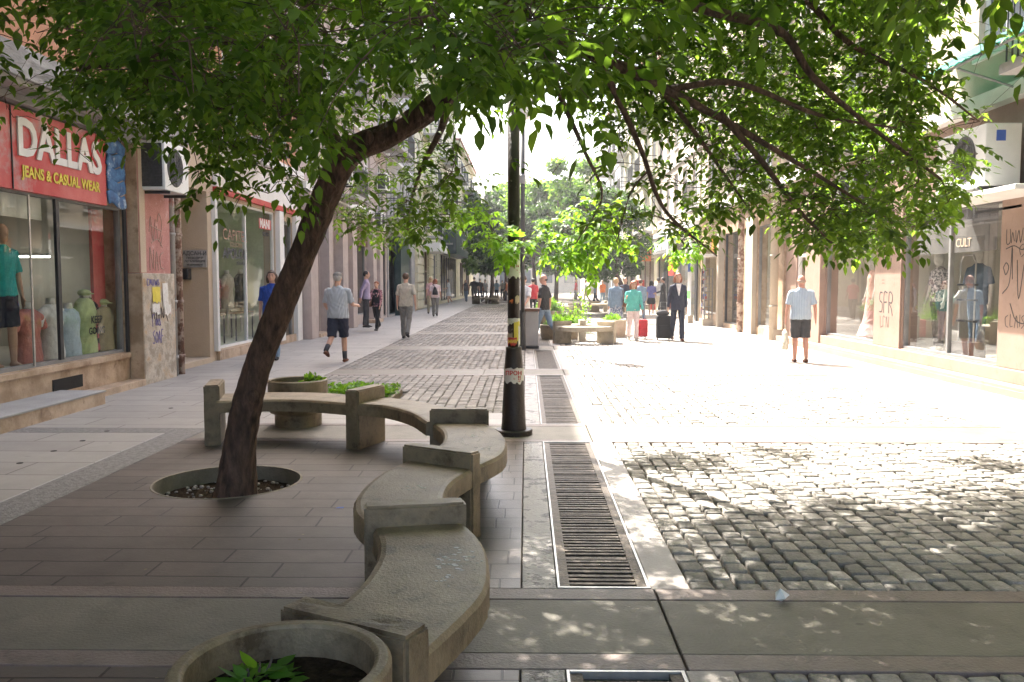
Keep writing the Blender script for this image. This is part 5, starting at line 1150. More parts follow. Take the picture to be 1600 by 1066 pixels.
# ------------------------------------------------------------------ people
mat('skin', (0.5, 0.29, 0.2), (0.6, 0.36, 0.26), 8, 0.55)
mat('skin_ruddy', (0.5, 0.24, 0.17), (0.6, 0.32, 0.24), 8, 0.55)
mat('hair_brown', (0.05, 0.025, 0.015), (0.1, 0.055, 0.03), 30, 0.6, stretch=(1, 1, .2)); mat('hair_dark', (0.012, 0.01, 0.009), (0.03, 0.024, 0.02), 30, 0.6)
mat('hair_red', (0.2, 0.06, 0.025), (0.32, 0.1, 0.045), 30, 0.6); mat('hair_blond', (0.42, 0.26, 0.13), (0.58, 0.4, 0.22), 30, 0.6); mat('hair_grey', (0.3, 0.29, 0.27), (0.45, 0.44, 0.42), 30, 0.7)
mat('hair_bald', (0.36, 0.24, 0.18), (0.46, 0.34, 0.27), 30, 0.7)
def cloth(n, c): return mat(n, tuple(v * .85 for v in c), tuple(min(1, v * 1.12) for v in c), 14, .85, .35, 55)
for n, c in dict(c_blue=(.015, .06, .32), c_navy=(.02, .025, .05), c_black=(.018, .018, .02), c_charcoal=(.06, .06, .065), c_grey=(.2, .19, .17), c_lilac=(.42, .34, .47), c_tan=(.5, .45, .36), c_white=(.72, .71, .7),
                 c_denim=(.2, .28, .38), c_denim_dark=(.1, .15, .22), c_teal=(.12, .48, .42), c_pinkwhite=(.75, .6, .58), c_red=(.5, .03, .04), c_paleblue=(.42, .52, .62), c_brown=(.2, .09, .05), c_cyan=(.02, .38, .38),
                 c_lime=(.5, .58, .3), c_salmon=(.55, .2, .17), c_khaki=(.38, .33, .22), c_violet=(.2, .2, .5), c_orange=(.7, .2, .06), c_gown=(.72, .42, .34), c_cream=(.68, .62, .5), c_mannequin=(.6, .57, .53), c_shoe=(.13, .05, .03), c_pink=(.6, .35, .33)).items(): cloth(n, c)
def pattern_mat(name, c1, c2, scale, kind='stripe', direction='X', thr=.5, soft=.1):
    m = bpy.data.materials.new(name); m.use_nodes = True; MATS[name] = m; n = m.node_tree; L = n.links; b = n.nodes['Principled BSDF']; b.inputs['Roughness'].default_value = .85
    tc = n.nodes.new('ShaderNodeTexCoord')
    if kind == 'stripe': w_ = n.nodes.new('ShaderNodeTexWave'); w_.bands_direction = direction; w_.inputs['Scale'].default_value = scale; w_.inputs['Distortion'].default_value = .6; fac = w_.outputs['Fac']
    else: w_ = n.nodes.new('ShaderNodeTexNoise'); w_.inputs['Scale'].default_value = scale; w_.inputs['Detail'].default_value = 3; fac = w_.outputs['Fac']
    L.new(tc.outputs['Object'], w_.inputs['Vector']); cr = n.nodes.new('ShaderNodeValToRGB'); cr.color_ramp.elements[0].position = thr - soft; cr.color_ramp.elements[1].position = thr + soft
    cr.color_ramp.elements[0].color = (*c1, 1); cr.color_ramp.elements[1].color = (*c2, 1); L.new(fac, cr.inputs[0]); L.new(cr.outputs[0], b.inputs['Base Color'])
pattern_mat('c_stripe', (.3, .33, .36), (.52, .56, .6), 14); pattern_mat('c_stripe_blue', (.36, .45, .55), (.5, .58, .67), 10)
pattern_mat('c_blouse', (.12, .04, .06), (.65, .35, .35), 26, 'noise', thr=.52, soft=.04); pattern_mat('c_skirtprint', (.1, .13, .22), (.45, .45, .5), 22, 'noise', thr=.5, soft=.05)
pattern_mat('c_floral', (.02, .02, .025), (.5, .12, .15), 14, 'noise', thr=.56, soft=.03); pattern_mat('c_speckle', (.12, .11, .12), (.6, .56, .56), 30, 'noise', thr=.5, soft=.06); pattern_mat('c_pinkstripe', (.65, .2, .2), (.8, .72, .68), 4, direction='Z', thr=.6, soft=.05)

def bake(mb, name, m, parent, vox, wrinkle=0.0, smooth=3, cut=None):
    me = bpy.data.meshes.new('tmp'); me.from_pydata(mb.v, [], mb.f); o = bpy.data.objects.new('tmp', me); COL.objects.link(o)
    bm = bmesh.new(); bm.from_mesh(me); bmesh.ops.recalc_face_normals(bm, faces=bm.faces); bm.to_mesh(me); bm.free()
    md = o.modifiers.new('r', 'REMESH'); md.mode = 'VOXEL'; md.voxel_size = vox; md.use_smooth_shade = True
    sm = o.modifiers.new('s', 'SMOOTH'); sm.iterations = smooth; sm.factor = .5
    dg = bpy.context.evaluated_depsgraph_get(); dg.update(); m2 = bpy.data.meshes.new_from_object(o.evaluated_get(dg)); bpy.data.objects.remove(o)
    if wrinkle:
        n = len(m2.vertices); co = np.empty(n * 3, np.float32); m2.vertices.foreach_get('co', co); co = co.reshape(-1, 3); no = np.empty(n * 3, np.float32); m2.vertices.foreach_get('normal', no); no = no.reshape(-1, 3)
        ph = random.uniform(0, 6); d = np.sin(co[:, 2] * 38 + 9 * np.sin(co[:, 0] * 13 + ph) + ph) * .6 + np.sin(co[:, 0] * 45 + co[:, 2] * 22 + 4 * np.sin(co[:, 2] * 17)) * .4
        co += no * (wrinkle * d)[:, None]; m2.vertices.foreach_set('co', co.ravel())
    m2.materials.clear(); m2.materials.append(MATS[m]); m2.polygons.foreach_set('use_smooth', [True] * len(m2.polygons)); m2.name = name
    ob = bpy.data.objects.new(name, m2); COL.objects.link(ob); ob.parent = parent; return ob
XA = Vector((1, 0, 0))
def person(label, pos, head, H=1.75, top='c_white', sleeve='short', bottom='trousers', bm_='c_navy', hair='hair_brown', hstyle='short', shoes='c_black', stride=22, legs=None, arms=((-12, 15, 8), (14, 20, 8)), cap=None, build_=1.0, belly=0.0, z=0.0,
           near=False, lookyaw=0, skin='skin', name='person', cat='person', group=None, extra=None, headtilt=0, socks=None, vest=None, bag=None, face=True, collar=None, group_=None):
    k = H / 1.75; t = thing(name, label, cat, (0, 0, 0), group); vox = .011 if near else .016
    S = build_
    if legs is None: legs = ((stride, 6), (-stride, 26))
    hips = []; Js = []
    for s, (a, b) in zip((-1, 1), legs):
        hip = Vector((s * .09, 0, .92)); a_ = R(a); kn = hip + Vector((s * .01, math.sin(a_), -math.cos(a_))) * .43; b_ = a_ - R(b); an = kn + Vector((0, math.sin(b_), -math.cos(b_))) * .42; Js.append((hip, kn, an, b_))
    zmin = min(j[2].z for j in Js); dz = .075 - zmin
    def up(v): return Vector((v.x, v.y, v.z + dz))
    Js = [(up(a), up(b), up(c), d) for a, b, c, d in Js]; Z = dz
    sh = [Vector((s * .168 * S, 0, 1.395 + Z)) for s in (-1, 1)]; AJ = []
    for s, p, (a, e, ab) in zip((-1, 1), sh, arms):
        a_ = R(a); ab_ = R(ab); d = Vector((s * math.sin(ab_), math.sin(a_) * math.cos(ab_), -math.cos(a_) * math.cos(ab_))); el = p + d * .29
        e_ = a_ + R(e); d2 = Vector((s * math.sin(ab_) * .4, math.sin(e_), -math.cos(e_))).normalized(); wr = el + d2 * .25; AJ.append((p, el, wr, d2))
    hc = Vector((0, .015, 1.625 + Z)); HM = Euler((R(-headtilt), 0, R(lookyaw))).to_matrix()
    # ---- body
    b = MB()
    b.ell(hc + HM @ Vector((0, .0, .015)), (.077, .095, .105), 16, 12); b.ell(hc + HM @ Vector((0, .03, -.045)), (.058, .065, .07), 12, 9)
    b.tube([hc + HM @ Vector((0, .085, .02)), hc + HM @ Vector((0, .112, -.018)), hc + HM @ Vector((0, .098, -.028))], [.008, .014, .01], 7)
    for s in (-1, 1): b.ell(hc + HM @ Vector((s * .078, -.005, -.005)), (.012, .02, .03), 8, 6)
    b.ell(hc + HM @ Vector((0, .088, -.062)), (.024, .012, .009), 8, 6)
    b.tube([Vector((0, -.012, 1.42 + Z)), hc + Vector((0, -.015, -.06))], [.062, .052], 12)
    b.tube([Vector((0, 0, z_ + Z)) for z_ in (.86, .95, 1.06, 1.2, 1.33, 1.405, 1.45, 1.49)], [(.13 * S, .1), (.155 * S, .11), (.13 * S, .095 + belly * .8), (.14 * S, .105 + belly * .5), (.16 * S, .105), (.145 * S, .08), (.095, .06), (.05, .05)], 18, side=XA)
    for (h_, kn, an, q) in Js:
        b.tube([h_, h_.lerp(kn, .5), kn, kn.lerp(an, .35), an], [.083 * S, .072, .055, .054, .036], 12, side=XA)
        fd = Vector((0, math.cos(q * .5), math.sin(q * .5) * .9)); b.tube([an + Vector((0, -.05, -.04)), an + Vector((0, .04, -.035)) , an + fd * .13 + Vector((0, 0, -.05))], [(.032, .03), (.04, .035), (.036, .02)], 10, side=XA)
    for s, (p, el, wr, d2) in zip((-1, 1), AJ):
        b.tube([p + Vector((-s * .04, 0, .0)), p, p.lerp(el, .5), el, el.lerp(wr, .4), wr], [.045, .05, .044, .036, .035, .024], 10)
        hn = wr + d2 * .05; b.tube([wr, wr + d2 * .03, wr + d2 * .085], [(.02, .024), (.018, .036), (.015, .034)], 10, side=XA)
        fw = Vector((0, 1, 0)) - d2 * d2.y; fw = fw.normalized() if fw.length > .1 else Vector((0, 0, 1))
        for j, (o_, l_) in enumerate([(-.027, .055), (-.009, .07), (.009, .075), (.027, .068)]):
            f0 = wr + d2 * .08 + fw * o_; m_ = f0 + d2 * l_ * .55 + Vector((-s * .006, 0, 0)); b.tube([f0, m_, m_ + (d2 + Vector((-s * .6, 0, 0))).normalized() * l_ * .5], [.0085, .0082, .007], 6)
        th0 = wr + d2 * .025 + fw * .022; b.tube([th0, th0 + (d2 + fw * 1.1).normalized() * .035, th0 + (d2 * 1.6 + fw).normalized() * .062], [.011, .0095, .008], 6)
    bake(b, 'body', skin, t, vox if near else .014, smooth=2)
    # ---- face details
    if face and near:
        e_ = MB()
        for s in (-1, 1): e_.ell(hc + HM @ Vector((s * .03, .086, .012)), (.011, .008, .006), 8, 6)
        e_.build('eyes', 'ink_dark', t, smooth=True)
        e_ = MB()
        for s in (-1, 1): e_.tube([hc + HM @ Vector((s * .015, .094, .032)), hc + HM @ Vector((s * .045, .082, .034))], .004, 5)
        e_.build('eyebrows', hair if hair else 'hair_grey', t); e_ = MB(); e_.ell(hc + HM @ Vector((0, .096, -.063)), (.02, .006, .005), 8, 6); e_.build('lips', 'c_salmon', t, smooth=True)
    # ---- top
    tm = MB(); hem = .86 if sleeve != 'jacket' else .8; l = .018
    tm.tube([Vector((0, 0, z_ + Z)) for z_ in (hem, .95, 1.06, 1.2, 1.33, 1.41, 1.46, 1.495)], [(.165 * S + l, .13 + belly * .6), (.165 * S + l, .125 + belly), (.148 * S + l, .115 + belly), (.152 * S + l, .115 + belly * .6), (.16 * S + l, .112 + l * .3), (.15 * S, .088), (.105, .07), (.062, .06)], 20, side=XA)
    for s, (p, el, wr, d2) in zip((-1, 1), AJ):
        if sleeve == 'short': tm.tube([p + Vector((-s * .06, 0, .015)), p + Vector((0, 0, .0)), p.lerp(el, .5), p.lerp(el, .85)], [.05, .058, .058, .064], 12)
        elif sleeve in ('long', 'jacket'): tm.tube([p + Vector((-s * .06, 0, .015)), p + Vector((0, 0, .0)), p.lerp(el, .5), el, el.lerp(wr, .5), el.lerp(wr, .97)], [.05, .058, .054, .048, .044, .036], 12)
        else: tm.tube([p + Vector((-s * .08, 0, .0)), p + Vector((-s * .01, 0, .0))], [.06, .055], 12)
    bake(tm, {'jacket': 'jacket', 'none': 'dress_top'}.get(sleeve, 'shirt'), top, t, vox, .0055 if near else .0035)
    if vest:
        v_ = MB(); v_.tube([Vector((0, -.005, z_ + Z)) for z_ in (.88, .95, 1.06, 1.2, 1.34, 1.42, 1.46)], [(.198 * S, .135), (.19 * S, .13), (.176 * S, .125), (.18 * S, .122), (.17 * S, .122), (.13 * S, .1), (.09, .08)], 20, side=XA); bake(v_, 'waistcoat', vest, t, vox, .002)
    if collar:   # light shirt front seen in the jacket opening
        v_ = MB(); y_ = .128 + belly; v_.add([(-.07, y_ - .035, 1.475 + Z), (.07, y_ - .035, 1.475 + Z), (.012, y_ + .012, 1.17 + Z), (-.012, y_ + .012, 1.17 + Z), (0, y_ + .012, 1.3 + Z)], [(0, 4, 1), (0, 3, 4), (4, 3, 2), (4, 2, 1)]); v_.build('shirt_front', collar, t)
    # ---- bottom
    bt = MB(); l = .014
    bt.tube([Vector((0, 0, z_ + Z)) for z_ in (.82, .9, 1.0)], [(.14 * S, .11), (.168 * S, .125), (.15 * S, .112 + belly * .6)], 18, side=XA)
    if bottom in ('trousers', 'shorts', 'capri'):
        for (h_, kn, an, q) in Js:
            h2 = h_ + Vector((0, 0, -.02))
            if bottom == 'shorts': bt.tube([h_, h_.lerp(kn, .3), h_.lerp(kn, .92), h_.lerp(kn, 1.0)], [.09 * S, .095 * S, .093, .093], 14, side=XA)
            elif bottom == 'capri': bt.tube([h_, h_.lerp(kn, .4), kn, kn.lerp(an, .55)], [.09 * S, .087, .072, .062], 14, side=XA)
            else: bt.tube([h_, h_.lerp(kn, .4), kn, kn.lerp(an, .5), kn.lerp(an, 1.02)], [.09 * S, .087 * S, .07, .066, .064], 14, side=XA)
    else:
        ln_ = {'skirt': .55, 'longskirt': .26, 'gown': .04}[bottom]; fl = {'skirt': .2, 'longskirt': .26, 'gown': .34}[bottom]; my = (Js[0][1].y + Js[1][1].y) / 2
        bt.tube([Vector((0, 0, .98 + Z)), Vector((0, 0, .85 + Z)), Vector((0, my * .6, (.85 + ln_) / 2 + Z)), Vector((0, my, ln_ + max(Z, 0)))], [(.14 * S, .11), (.175 * S, .13), (.17 + fl * .25, .17), (fl, fl * .92)], 22, side=XA)
    bake(bt, {'shorts': 'shorts', 'trousers': 'trousers', 'capri': 'trousers'}.get(bottom, 'skirt'), bm_, t, vox, .005)
    # ---- shoes
    if shoes:
        for (h_, kn, an, q) in Js:
            s_ = MB(); fd = Vector((0, math.cos(q * .5), math.sin(q * .5) * .9))
            s_.tube([an + Vector((0, -.06, -.045)), an + Vector((0, .03, -.03)), an + fd * .1 + Vector((0, 0, -.045)), an + fd * .17 + Vector((0, 0, -.055))], [(.036, .03), (.045, .045), (.046, .03), (.03, .018)], 12, side=XA)
            bake(s_, 'shoe', shoes, t, .01 if near else .014)
            if socks: q_ = MB(); q_.tube([an.lerp(kn, -.02), an.lerp(kn, .35)], [.043, .05], 12, side=XA); q_.build('sock', socks, t, smooth=True)
    # ---- hair / cap
    if hair:
        h_ = MB(); h_.ell(hc + HM @ Vector((0, -.018, .03)), (.087, .1, .098), 16, 10)
        if hstyle in ('bob', 'long'):
            for s in (-1, 0, 1): h_.tube([hc + HM @ Vector((s * .06, -.03, .03)), hc + HM @ Vector((s * .078, -.035, -.06)), hc + HM @ Vector((s * .075, -.04, -.13 if hstyle == 'bob' else -.24))], [.045, .045, .03], 10)
            h_.ell(hc + HM @ Vector((0, -.05, -.06)), (.085, .055, .08), 12, 8)
        if hstyle == 'fringe' or hstyle == 'bob': h_.ell(hc + HM @ Vector((0, .03, .075)), (.07, .06, .03), 12, 8)
        if hstyle == 'balding': h_ = MB(); h_.ell(hc + HM @ Vector((0, -.03, -.005)), (.083, .078, .05), 16, 8)
        o = bake(h_, 'hair', hair, t, .012, .002)
    if cap:
        c_ = MB(); c_.ell(hc + HM @ Vector((0, -.008, .055)), (.091, .106, .075), 16, 10); c_.tube([hc + HM @ Vector((0, .05, .05)), hc + HM @ Vector((0, .155, .04))], [(.075, .01), (.055, .007)], 12, side=XA); bake(c_, 'cap', cap, t, .012)
    if bag == 'backpack': q_ = MB(); q_.tube([Vector((.02, -.2, 1.0 + Z)), Vector((.02, -.21, 1.15 + Z)), Vector((0, -.18, 1.36 + Z))], [(.13, .07), (.12, .08), (.05, .04)], 14, side=XA); bake(q_, 'backpack', 'c_black', t, vox, .002); q_ = MB(); q_.tube([Vector((0, -.17, 1.36 + Z)), Vector((-.1, -.05, 1.49 + Z)), Vector((-.13, .1, 1.38 + Z)), Vector((-.12, .13, 1.2 + Z))], .014, 6); q_.build('strap', 'c_black', t)
    if bag == 'shoulder': q_ = MB(); q_.tube([Vector((.26, -.04, .85 + Z)), Vector((.26, -.04, 1.05 + Z))], [(.06, .15), (.05, .12)], 12, side=XA); bake(q_, 'shoulder_bag', 'c_brown', t, vox); q_ = MB(); q_.tube([Vector((.26, -.1, 1.02 + Z)), Vector((.17, -.02, 1.49 + Z)), Vector((.26, .04, 1.02 + Z))], .01, 6); q_.build('strap', 'c_brown', t)
    if bag == 'tote': p_ = AJ[0][2] + AJ[0][3] * .1; q_ = MB(); q_.tube([p_ + Vector((0, 0, -.52)), p_ + Vector((0, 0, -.4)), p_ + Vector((0, 0, -.18)), p_ + Vector((0, 0, -.12))], [(.06, .12), (.075, .15), (.05, .12), (.025, .05)], 14, side=XA); bake(q_, 'plastic_bag', 'c_cream', t, vox, .006); q_ = MB(); q_.tube([p_ + Vector((0, .03, -.13)), p_, p_ + Vector((0, -.03, -.13))], .01, 6); q_.build('handles', 'c_cream', t)
    if extra: extra(t, Js, AJ, hc, HM, Z)
    t.scale = (k, k, k); t.rotation_euler = (0, 0, R(head)); t.location = (pos[0], pos[1], z)
    return t
def at_px(px, Y): return ((px - 822) / F_PX * Y, Y)
def glasses(t, Js, AJ, hc, HM, Z):
    g = MB()
    for s in (-1, 1): g.ell(hc + HM @ Vector((s * .032, .098, .014)), (.026, .008, .018), 10, 6)
    g.tube([hc + HM @ Vector((-.08, .0, .018)), hc + HM @ Vector((-.06, .092, .018)), hc + HM @ Vector((.06, .092, .018)), hc + HM @ Vector((.08, .0, .018))], .004, 5); g.build('sunglasses', 'frame_dark', t)
GP = 'people walking in the street'
person('man in a bright blue T-shirt walking towards the camera, half hidden by the leaning trunk', at_px(424, 17.6), 186, 1.87, 'c_blue', 'short', 'trousers', 'c_denim', 'hair_brown', 'bob', near=True, stride=14, arms=((10, 12, 14), (-12, 15, 10)), belly=.02, build_=1.08, group=GP)
person('old man in grey cap, striped shirt and navy shorts walking away beside the planter', at_px(527, 17.0), -6, 1.81, 'c_stripe', 'short', 'shorts', 'c_navy', 'hair_grey', 'short', 'c_shoe', near=True, legs=((-14, 42), (8, 2)), arms=((6, 60, 12), (10, 75, 14)), cap='c_grey', build_=1.22, belly=.04, socks='c_charcoal', group=GP)
person('man in a lilac shirt with arms behind his back on a shop step', at_px(572, 27.6), -75, 1.83, 'c_lilac', 'long', 'trousers', 'c_charcoal', 'hair_dark', 'short', legs=((2, 2), (-4, 2)), arms=((-30, 20, 5), (-30, 20, 5)), z=.13, lookyaw=-10, group=GP)
person('red-haired woman in a dark waistcoat over a patterned blouse, striding with a bag', at_px(588, 28.2), 165, 1.66, 'c_blouse', 'long', 'trousers', 'c_black', 'hair_red', 'fringe', stride=18, arms=((10, 20, 6), (20, 30, 6)), vest='c_black', bag='shoulder', group=GP)
person('man in a loose tan shirt and grey trousers walking away down the cobble edge', at_px(634, 24.2), -4, 1.87, 'c_tan', 'short', 'trousers', 'c_grey', 'hair_brown', 'short', 'c_charcoal', near=True, stride=10, arms=((8, 12, 12), (-14, 12, 14)), build_=1.08, group=GP)
person('ginger woman with a black backpack and grey trousers walking away', at_px(680, 39.5), 0, 1.76, 'c_pinkwhite', 'short', 'trousers', 'c_grey', 'hair_red', 'bob', stride=8, bag='backpack', build_=1.1, group=GP)
person('blond woman in pink beside the woman with the backpack', at_px(673, 43), 20, 1.85, 'c_pink', 'short', 'trousers', 'c_khaki', 'hair_blond', 'long', stride=8, group=GP)
person('woman in a short white dress standing by the shopfront under the green sign', at_px(701, 62), 100, 1.8, 'c_white', 'short', 'skirt', 'c_white', 'hair_dark', 'bob', 'c_white', stride=5, arms=((20, 60, 5), (15, 40, 5)), group=GP)
person('long-haired woman in dark clothes walking beside the man in black', at_px(728, 68), 170, 1.78, 'c_charcoal', 'none', 'trousers', 'c_denim_dark', 'hair_brown', 'long', stride=12, group=GP)
person('man all in black walking away, left of the far bench', at_px(741, 62), 0, 1.95, 'c_black', 'short', 'trousers', 'c_black', 'hair_dark', 'short', stride=10, build_=1.15, arms=((0, 10, 22), (0, 10, 22)), group=GP)
person('man in a dark T-shirt with a bag, just right of the man in black', at_px(750, 66), 10, 1.86, 'c_black', 'short', 'trousers', 'c_navy', 'hair_dark', 'short', bag='shoulder', stride=8, group=GP)
person('person in a pale grey shirt behind the far bench ring', at_px(758, 70), 20, 1.85, 'c_grey', 'short', 'trousers', 'c_charcoal', 'hair_brown', 'short', group=GP)
for (px, Y, tm_, bm2, lb) in [(768, 78, 'c_salmon', 'c_white', 'distant person in a salmon top in the crowd behind the far tree'), (776, 75, 'c_denim', 'c_navy', 'distant person in pale denim in the crowd behind the far tree'), (785, 80, 'c_grey', 'c_black', 'distant grey figure in the crowd just left of the lamp post'), (792, 72, 'c_orange', 'c_navy', 'distant person in orange touching the left edge of the lamp post'),
                             (930, 56, 'c_denim', 'c_navy', 'distant person in denim left of the slanting tree trunk'), (915, 66, 'c_white', 'c_khaki', 'distant person in white behind the bench rings'), (941, 60, 'c_orange', 'c_denim', 'distant person in orange right of the slanting tree trunk'), (900, 72, 'c_red', 'c_grey', 'distant person in red beyond the tall shrub')]:
    person(lb, at_px(px, Y), random.choice((0, 180, 90)), random.uniform(1.65, 1.8), tm_, 'short', 'trousers', bm2, random.choice(('hair_brown', 'hair_dark', 'hair_blond')), 'short', stride=12, group=GP)
person('man in a white T-shirt bent over the litter bin behind the lamp post', at_px(818, 22.2), 160, 1.78, 'c_white', 'short', 'trousers', 'c_navy', 'hair_brown', 'short', legs=((4, 4), (-6, 4)), arms=((35, 25, 4), (30, 25, 4)), headtilt=20, group=GP)
person('man in a bright red shirt walking away right of the litter bin', at_px(833, 37), 5, 1.76, 'c_red', 'short', 'trousers', 'c_black', 'hair_dark', 'short', stride=8, group=GP)
person('bald man in sunglasses, black T-shirt and jeans beside the round bench', at_px(850, 22.6), 62, 1.83, 'c_black', 'short', 'trousers', 'c_denim', 'hair_dark', 'balding', 'c_tan', near=True, stride=18, arms=((2, 8, 8), (-14, 20, 8)), lookyaw=25, extra=glasses, skin='skin_ruddy', group=GP)
person('woman in a denim jacket and long patterned skirt walking away', at_px(962, 26.2), 6, 1.74, 'c_denim', 'jacket', 'longskirt', 'c_skirtprint', 'hair_blond', 'short', stride=10, build_=1.05, bag='shoulder', group=GP)
person('man in a dark navy shirt ahead of the woman in the denim jacket', at_px(976, 33), 180, 1.83, 'c_navy', 'short', 'trousers', 'c_charcoal', 'hair_dark', 'short', group=GP)
person('woman in a turquoise jumper and white trousers with pink stripes facing the camera', at_px(989, 23.5), 184, 1.64, 'c_teal', 'long', 'trousers', 'c_pinkwhite', 'hair_red', 'bob', 'c_tan', near=True, stride=4, arms=((12, 15, 8), (15, 105, 10)), build_=1.12, group=GP)
person('person in a blue denim shirt behind the woman in turquoise', at_px(1000, 33), 0, 1.76, 'c_denim', 'long', 'trousers', 'c_denim_dark', 'hair_brown', 'short', group=GP)
person('person with light hair and a pale top far behind the woman in turquoise', at_px(991, 44), 0, 1.74, 'c_cream', 'short', 'trousers', 'c_khaki', 'hair_blond', 'bob', group=GP)
person('dark-haired woman in a violet-blue top and short black skirt', at_px(1017, 41.5), -10, 1.68, 'c_violet', 'short', 'skirt', 'c_black', 'hair_dark', 'long', 'c_tan', stride=10, group=GP)
person('man in a white T-shirt and pale trousers by the shop entrance on the right', at_px(1028, 43), -30, 1.82, 'c_white', 'short', 'trousers', 'c_cream', 'hair_dark', 'short', stride=8, group=GP)
person('figure in a long black coat beside the far shop entrance on the right', at_px(1035, 41), 70, 1.82, 'c_black', 'jacket', 'longskirt', 'c_black', 'hair_dark', 'short', stride=2, arms=((10, 60, 5), (5, 10, 5)), group=GP)
person('slim person in a dark navy suit and white shirt pulling a black suitcase', at_px(1058, 23.3), 182, 1.86, 'c_navy', 'jacket', 'trousers', 'c_navy', 'hair_red', 'bob', 'c_shoe', near=True, legs=((10, 4), (-10, 20)), arms=((-6, 18, 9), (-10, 5, 10)), collar='c_white', build_=.95, group=GP)
person('bald old man in a pale blue striped shirt and dark shorts carrying a cream bag', at_px(1249, 17.2), -3, 1.75, 'c_stripe_blue', 'short', 'shorts', 'c_charcoal', 'hair_bald', 'balding', 'c_shoe', near=True, legs=((4, 4), (-4, 8)), arms=((2, 6, 12), (-6, 14, 14)), skin='skin_ruddy', build_=1.18, belly=.05, bag='tote', group=GP)

def suitcase(x, y, w_, d, h, m, label, up=1.05):
    t = thing('suitcase', label, 'suitcase', (x, y, 0), 'wheeled suitcases')
    MB().box(x - w_ / 2, x + w_ / 2, y - d / 2, y + d / 2, .06, h).build('case', m, t, bevel=.035, bseg=3)
    MB().box(x - w_ / 2 + .05, x + w_ / 2 - .05, y - d / 2 - .025, y - d / 2 + .01, .14, h * .62).build('front_pocket', m, t, bevel=.02)
    for s in (-1, 1): mb = MB(); mb.tube([(x + s * (w_ / 2 - .05) - .012, y + d / 2 - .03, .03), (x + s * (w_ / 2 - .05) + .012, y + d / 2 - .03, .03)], .03, 14); mb.build('wheel', 'c_black', t)
    mb = MB(); mb.tube([(x - .09, y + d / 2 - .02, h - .02), (x - .09, y + d / 2 + .0, up), (x + .09, y + d / 2 + .0, up), (x + .09, y + d / 2 - .02, h - .02)], .009, 6); mb.build('pull_handle', 'steel_edge', t)
suitcase(*at_px(1037, 23.6), .42, .26, .68, 'c_black', 'large black wheeled suitcase beside the person in the navy suit')
suitcase(*at_px(1003, 24.2), .3, .22, .55, 'c_red', 'small red wheeled suitcase behind the woman in turquoise', 1.0)
b_ = thing('handbag', 'black holdall resting on top of the large black suitcase', 'bag', (*at_px(1035, 23.6), .69)); mb = MB(); p = at_px(1035, 23.6); mb.ell((p[0], p[1], .75), (.19, .1, .09), 14, 8); mb.build('bag_body', 'c_charcoal', b_, smooth=True); mb = MB(); mb.tube([(p[0] - .1, p[1], .8), (p[0] - .06, p[1], .93), (p[0] + .06, p[1], .93), (p[0] + .1, p[1], .8)], .008, 6); mb.build('straps', 'c_charcoal', b_)

# ------------------------------------------------------------------ shop window displays
def mannequin(label, x, y, z, head, H, top, sleeve, bottom, bm2, skin='c_mannequin', **kw):
    return person(label, (x, y), head, H, top, sleeve, bottom, bm2, None, shoes=None, legs=((3, 2), (-3, 2)), skin=skin, name='mannequin', cat='mannequin', group='mannequins in the shop windows', z=z, face=False, **kw)
mannequin('mannequin in a turquoise top and navy shorts at the left edge of the photo', -6.5, 10.5, .54, -110, 1.8, 'c_cyan', 'short', 'shorts', 'c_navy', skin='skin', arms=((0, 8, 10), (0, 8, 10)))
mannequin('white mannequin in a speckled top and dark trousers, right hand window', 7.55, 15.75, .37, 100, 1.78, 'c_speckle', 'short', 'trousers', 'c_charcoal', arms=((5, 10, 14), (0, 15, 14)))
mannequin('white-headed mannequin in a denim jacket in the rightmost window', 7.6, 14.5, .37, 110, 1.82, 'c_denim_dark', 'short', 'trousers', 'c_denim_dark', arms=((-8, 20, 10), (5, 40, 12)))
mannequin('black mannequin dressed in black behind the denim one', 7.9, 13.9, .37, 100, 1.82, 'c_black', 'short', 'trousers', 'c_black', skin='c_black', arms=((0, 10, 10), (0, 10, 10)))
mannequin('mannequin in a long pink and orange gown in the dress window', 7.6, 18.85, .37, 90, 1.75, 'c_gown', 'none', 'gown', 'c_pink', arms=((5, 10, 8), (5, 10, 8)))
mannequin('mannequin in black jacket and light trousers in the narrow window on the right', 7.6, 25.4, .27, 90, 1.8, 'c_charcoal', 'jacket', 'trousers', 'c_khaki', arms=((0, 8, 6), (0, 8, 6)), collar='c_white')
st = thing('display_stand', 'black metal display frame with two upright rails in the rightmost window', 'display stand', (7.35, 14.25, .37)); mb = MB().box(7.2, 7.5, 14.0, 14.55, .37, .62); mb.build('base', 'frame_dark', st)
mb = MB()
for y in (14.02, 14.5): mb.tube([(7.3, y, .6), (7.3, y, 1.95)], .015, 8)
mb.tube([(7.3, 14.02, 1.95), (7.3, 14.1, 2.05), (7.3, 14.42, 2.05), (7.3, 14.5, 1.95)], .015, 8); mb.build('rails', 'steel_edge', st); mb = MB()
for z in (.95, 1.3, 1.55): mb.box(7.27, 7.33, 13.98, 14.54, z, z + .03)
mb.build('crossbars', 'frame_dark', st)
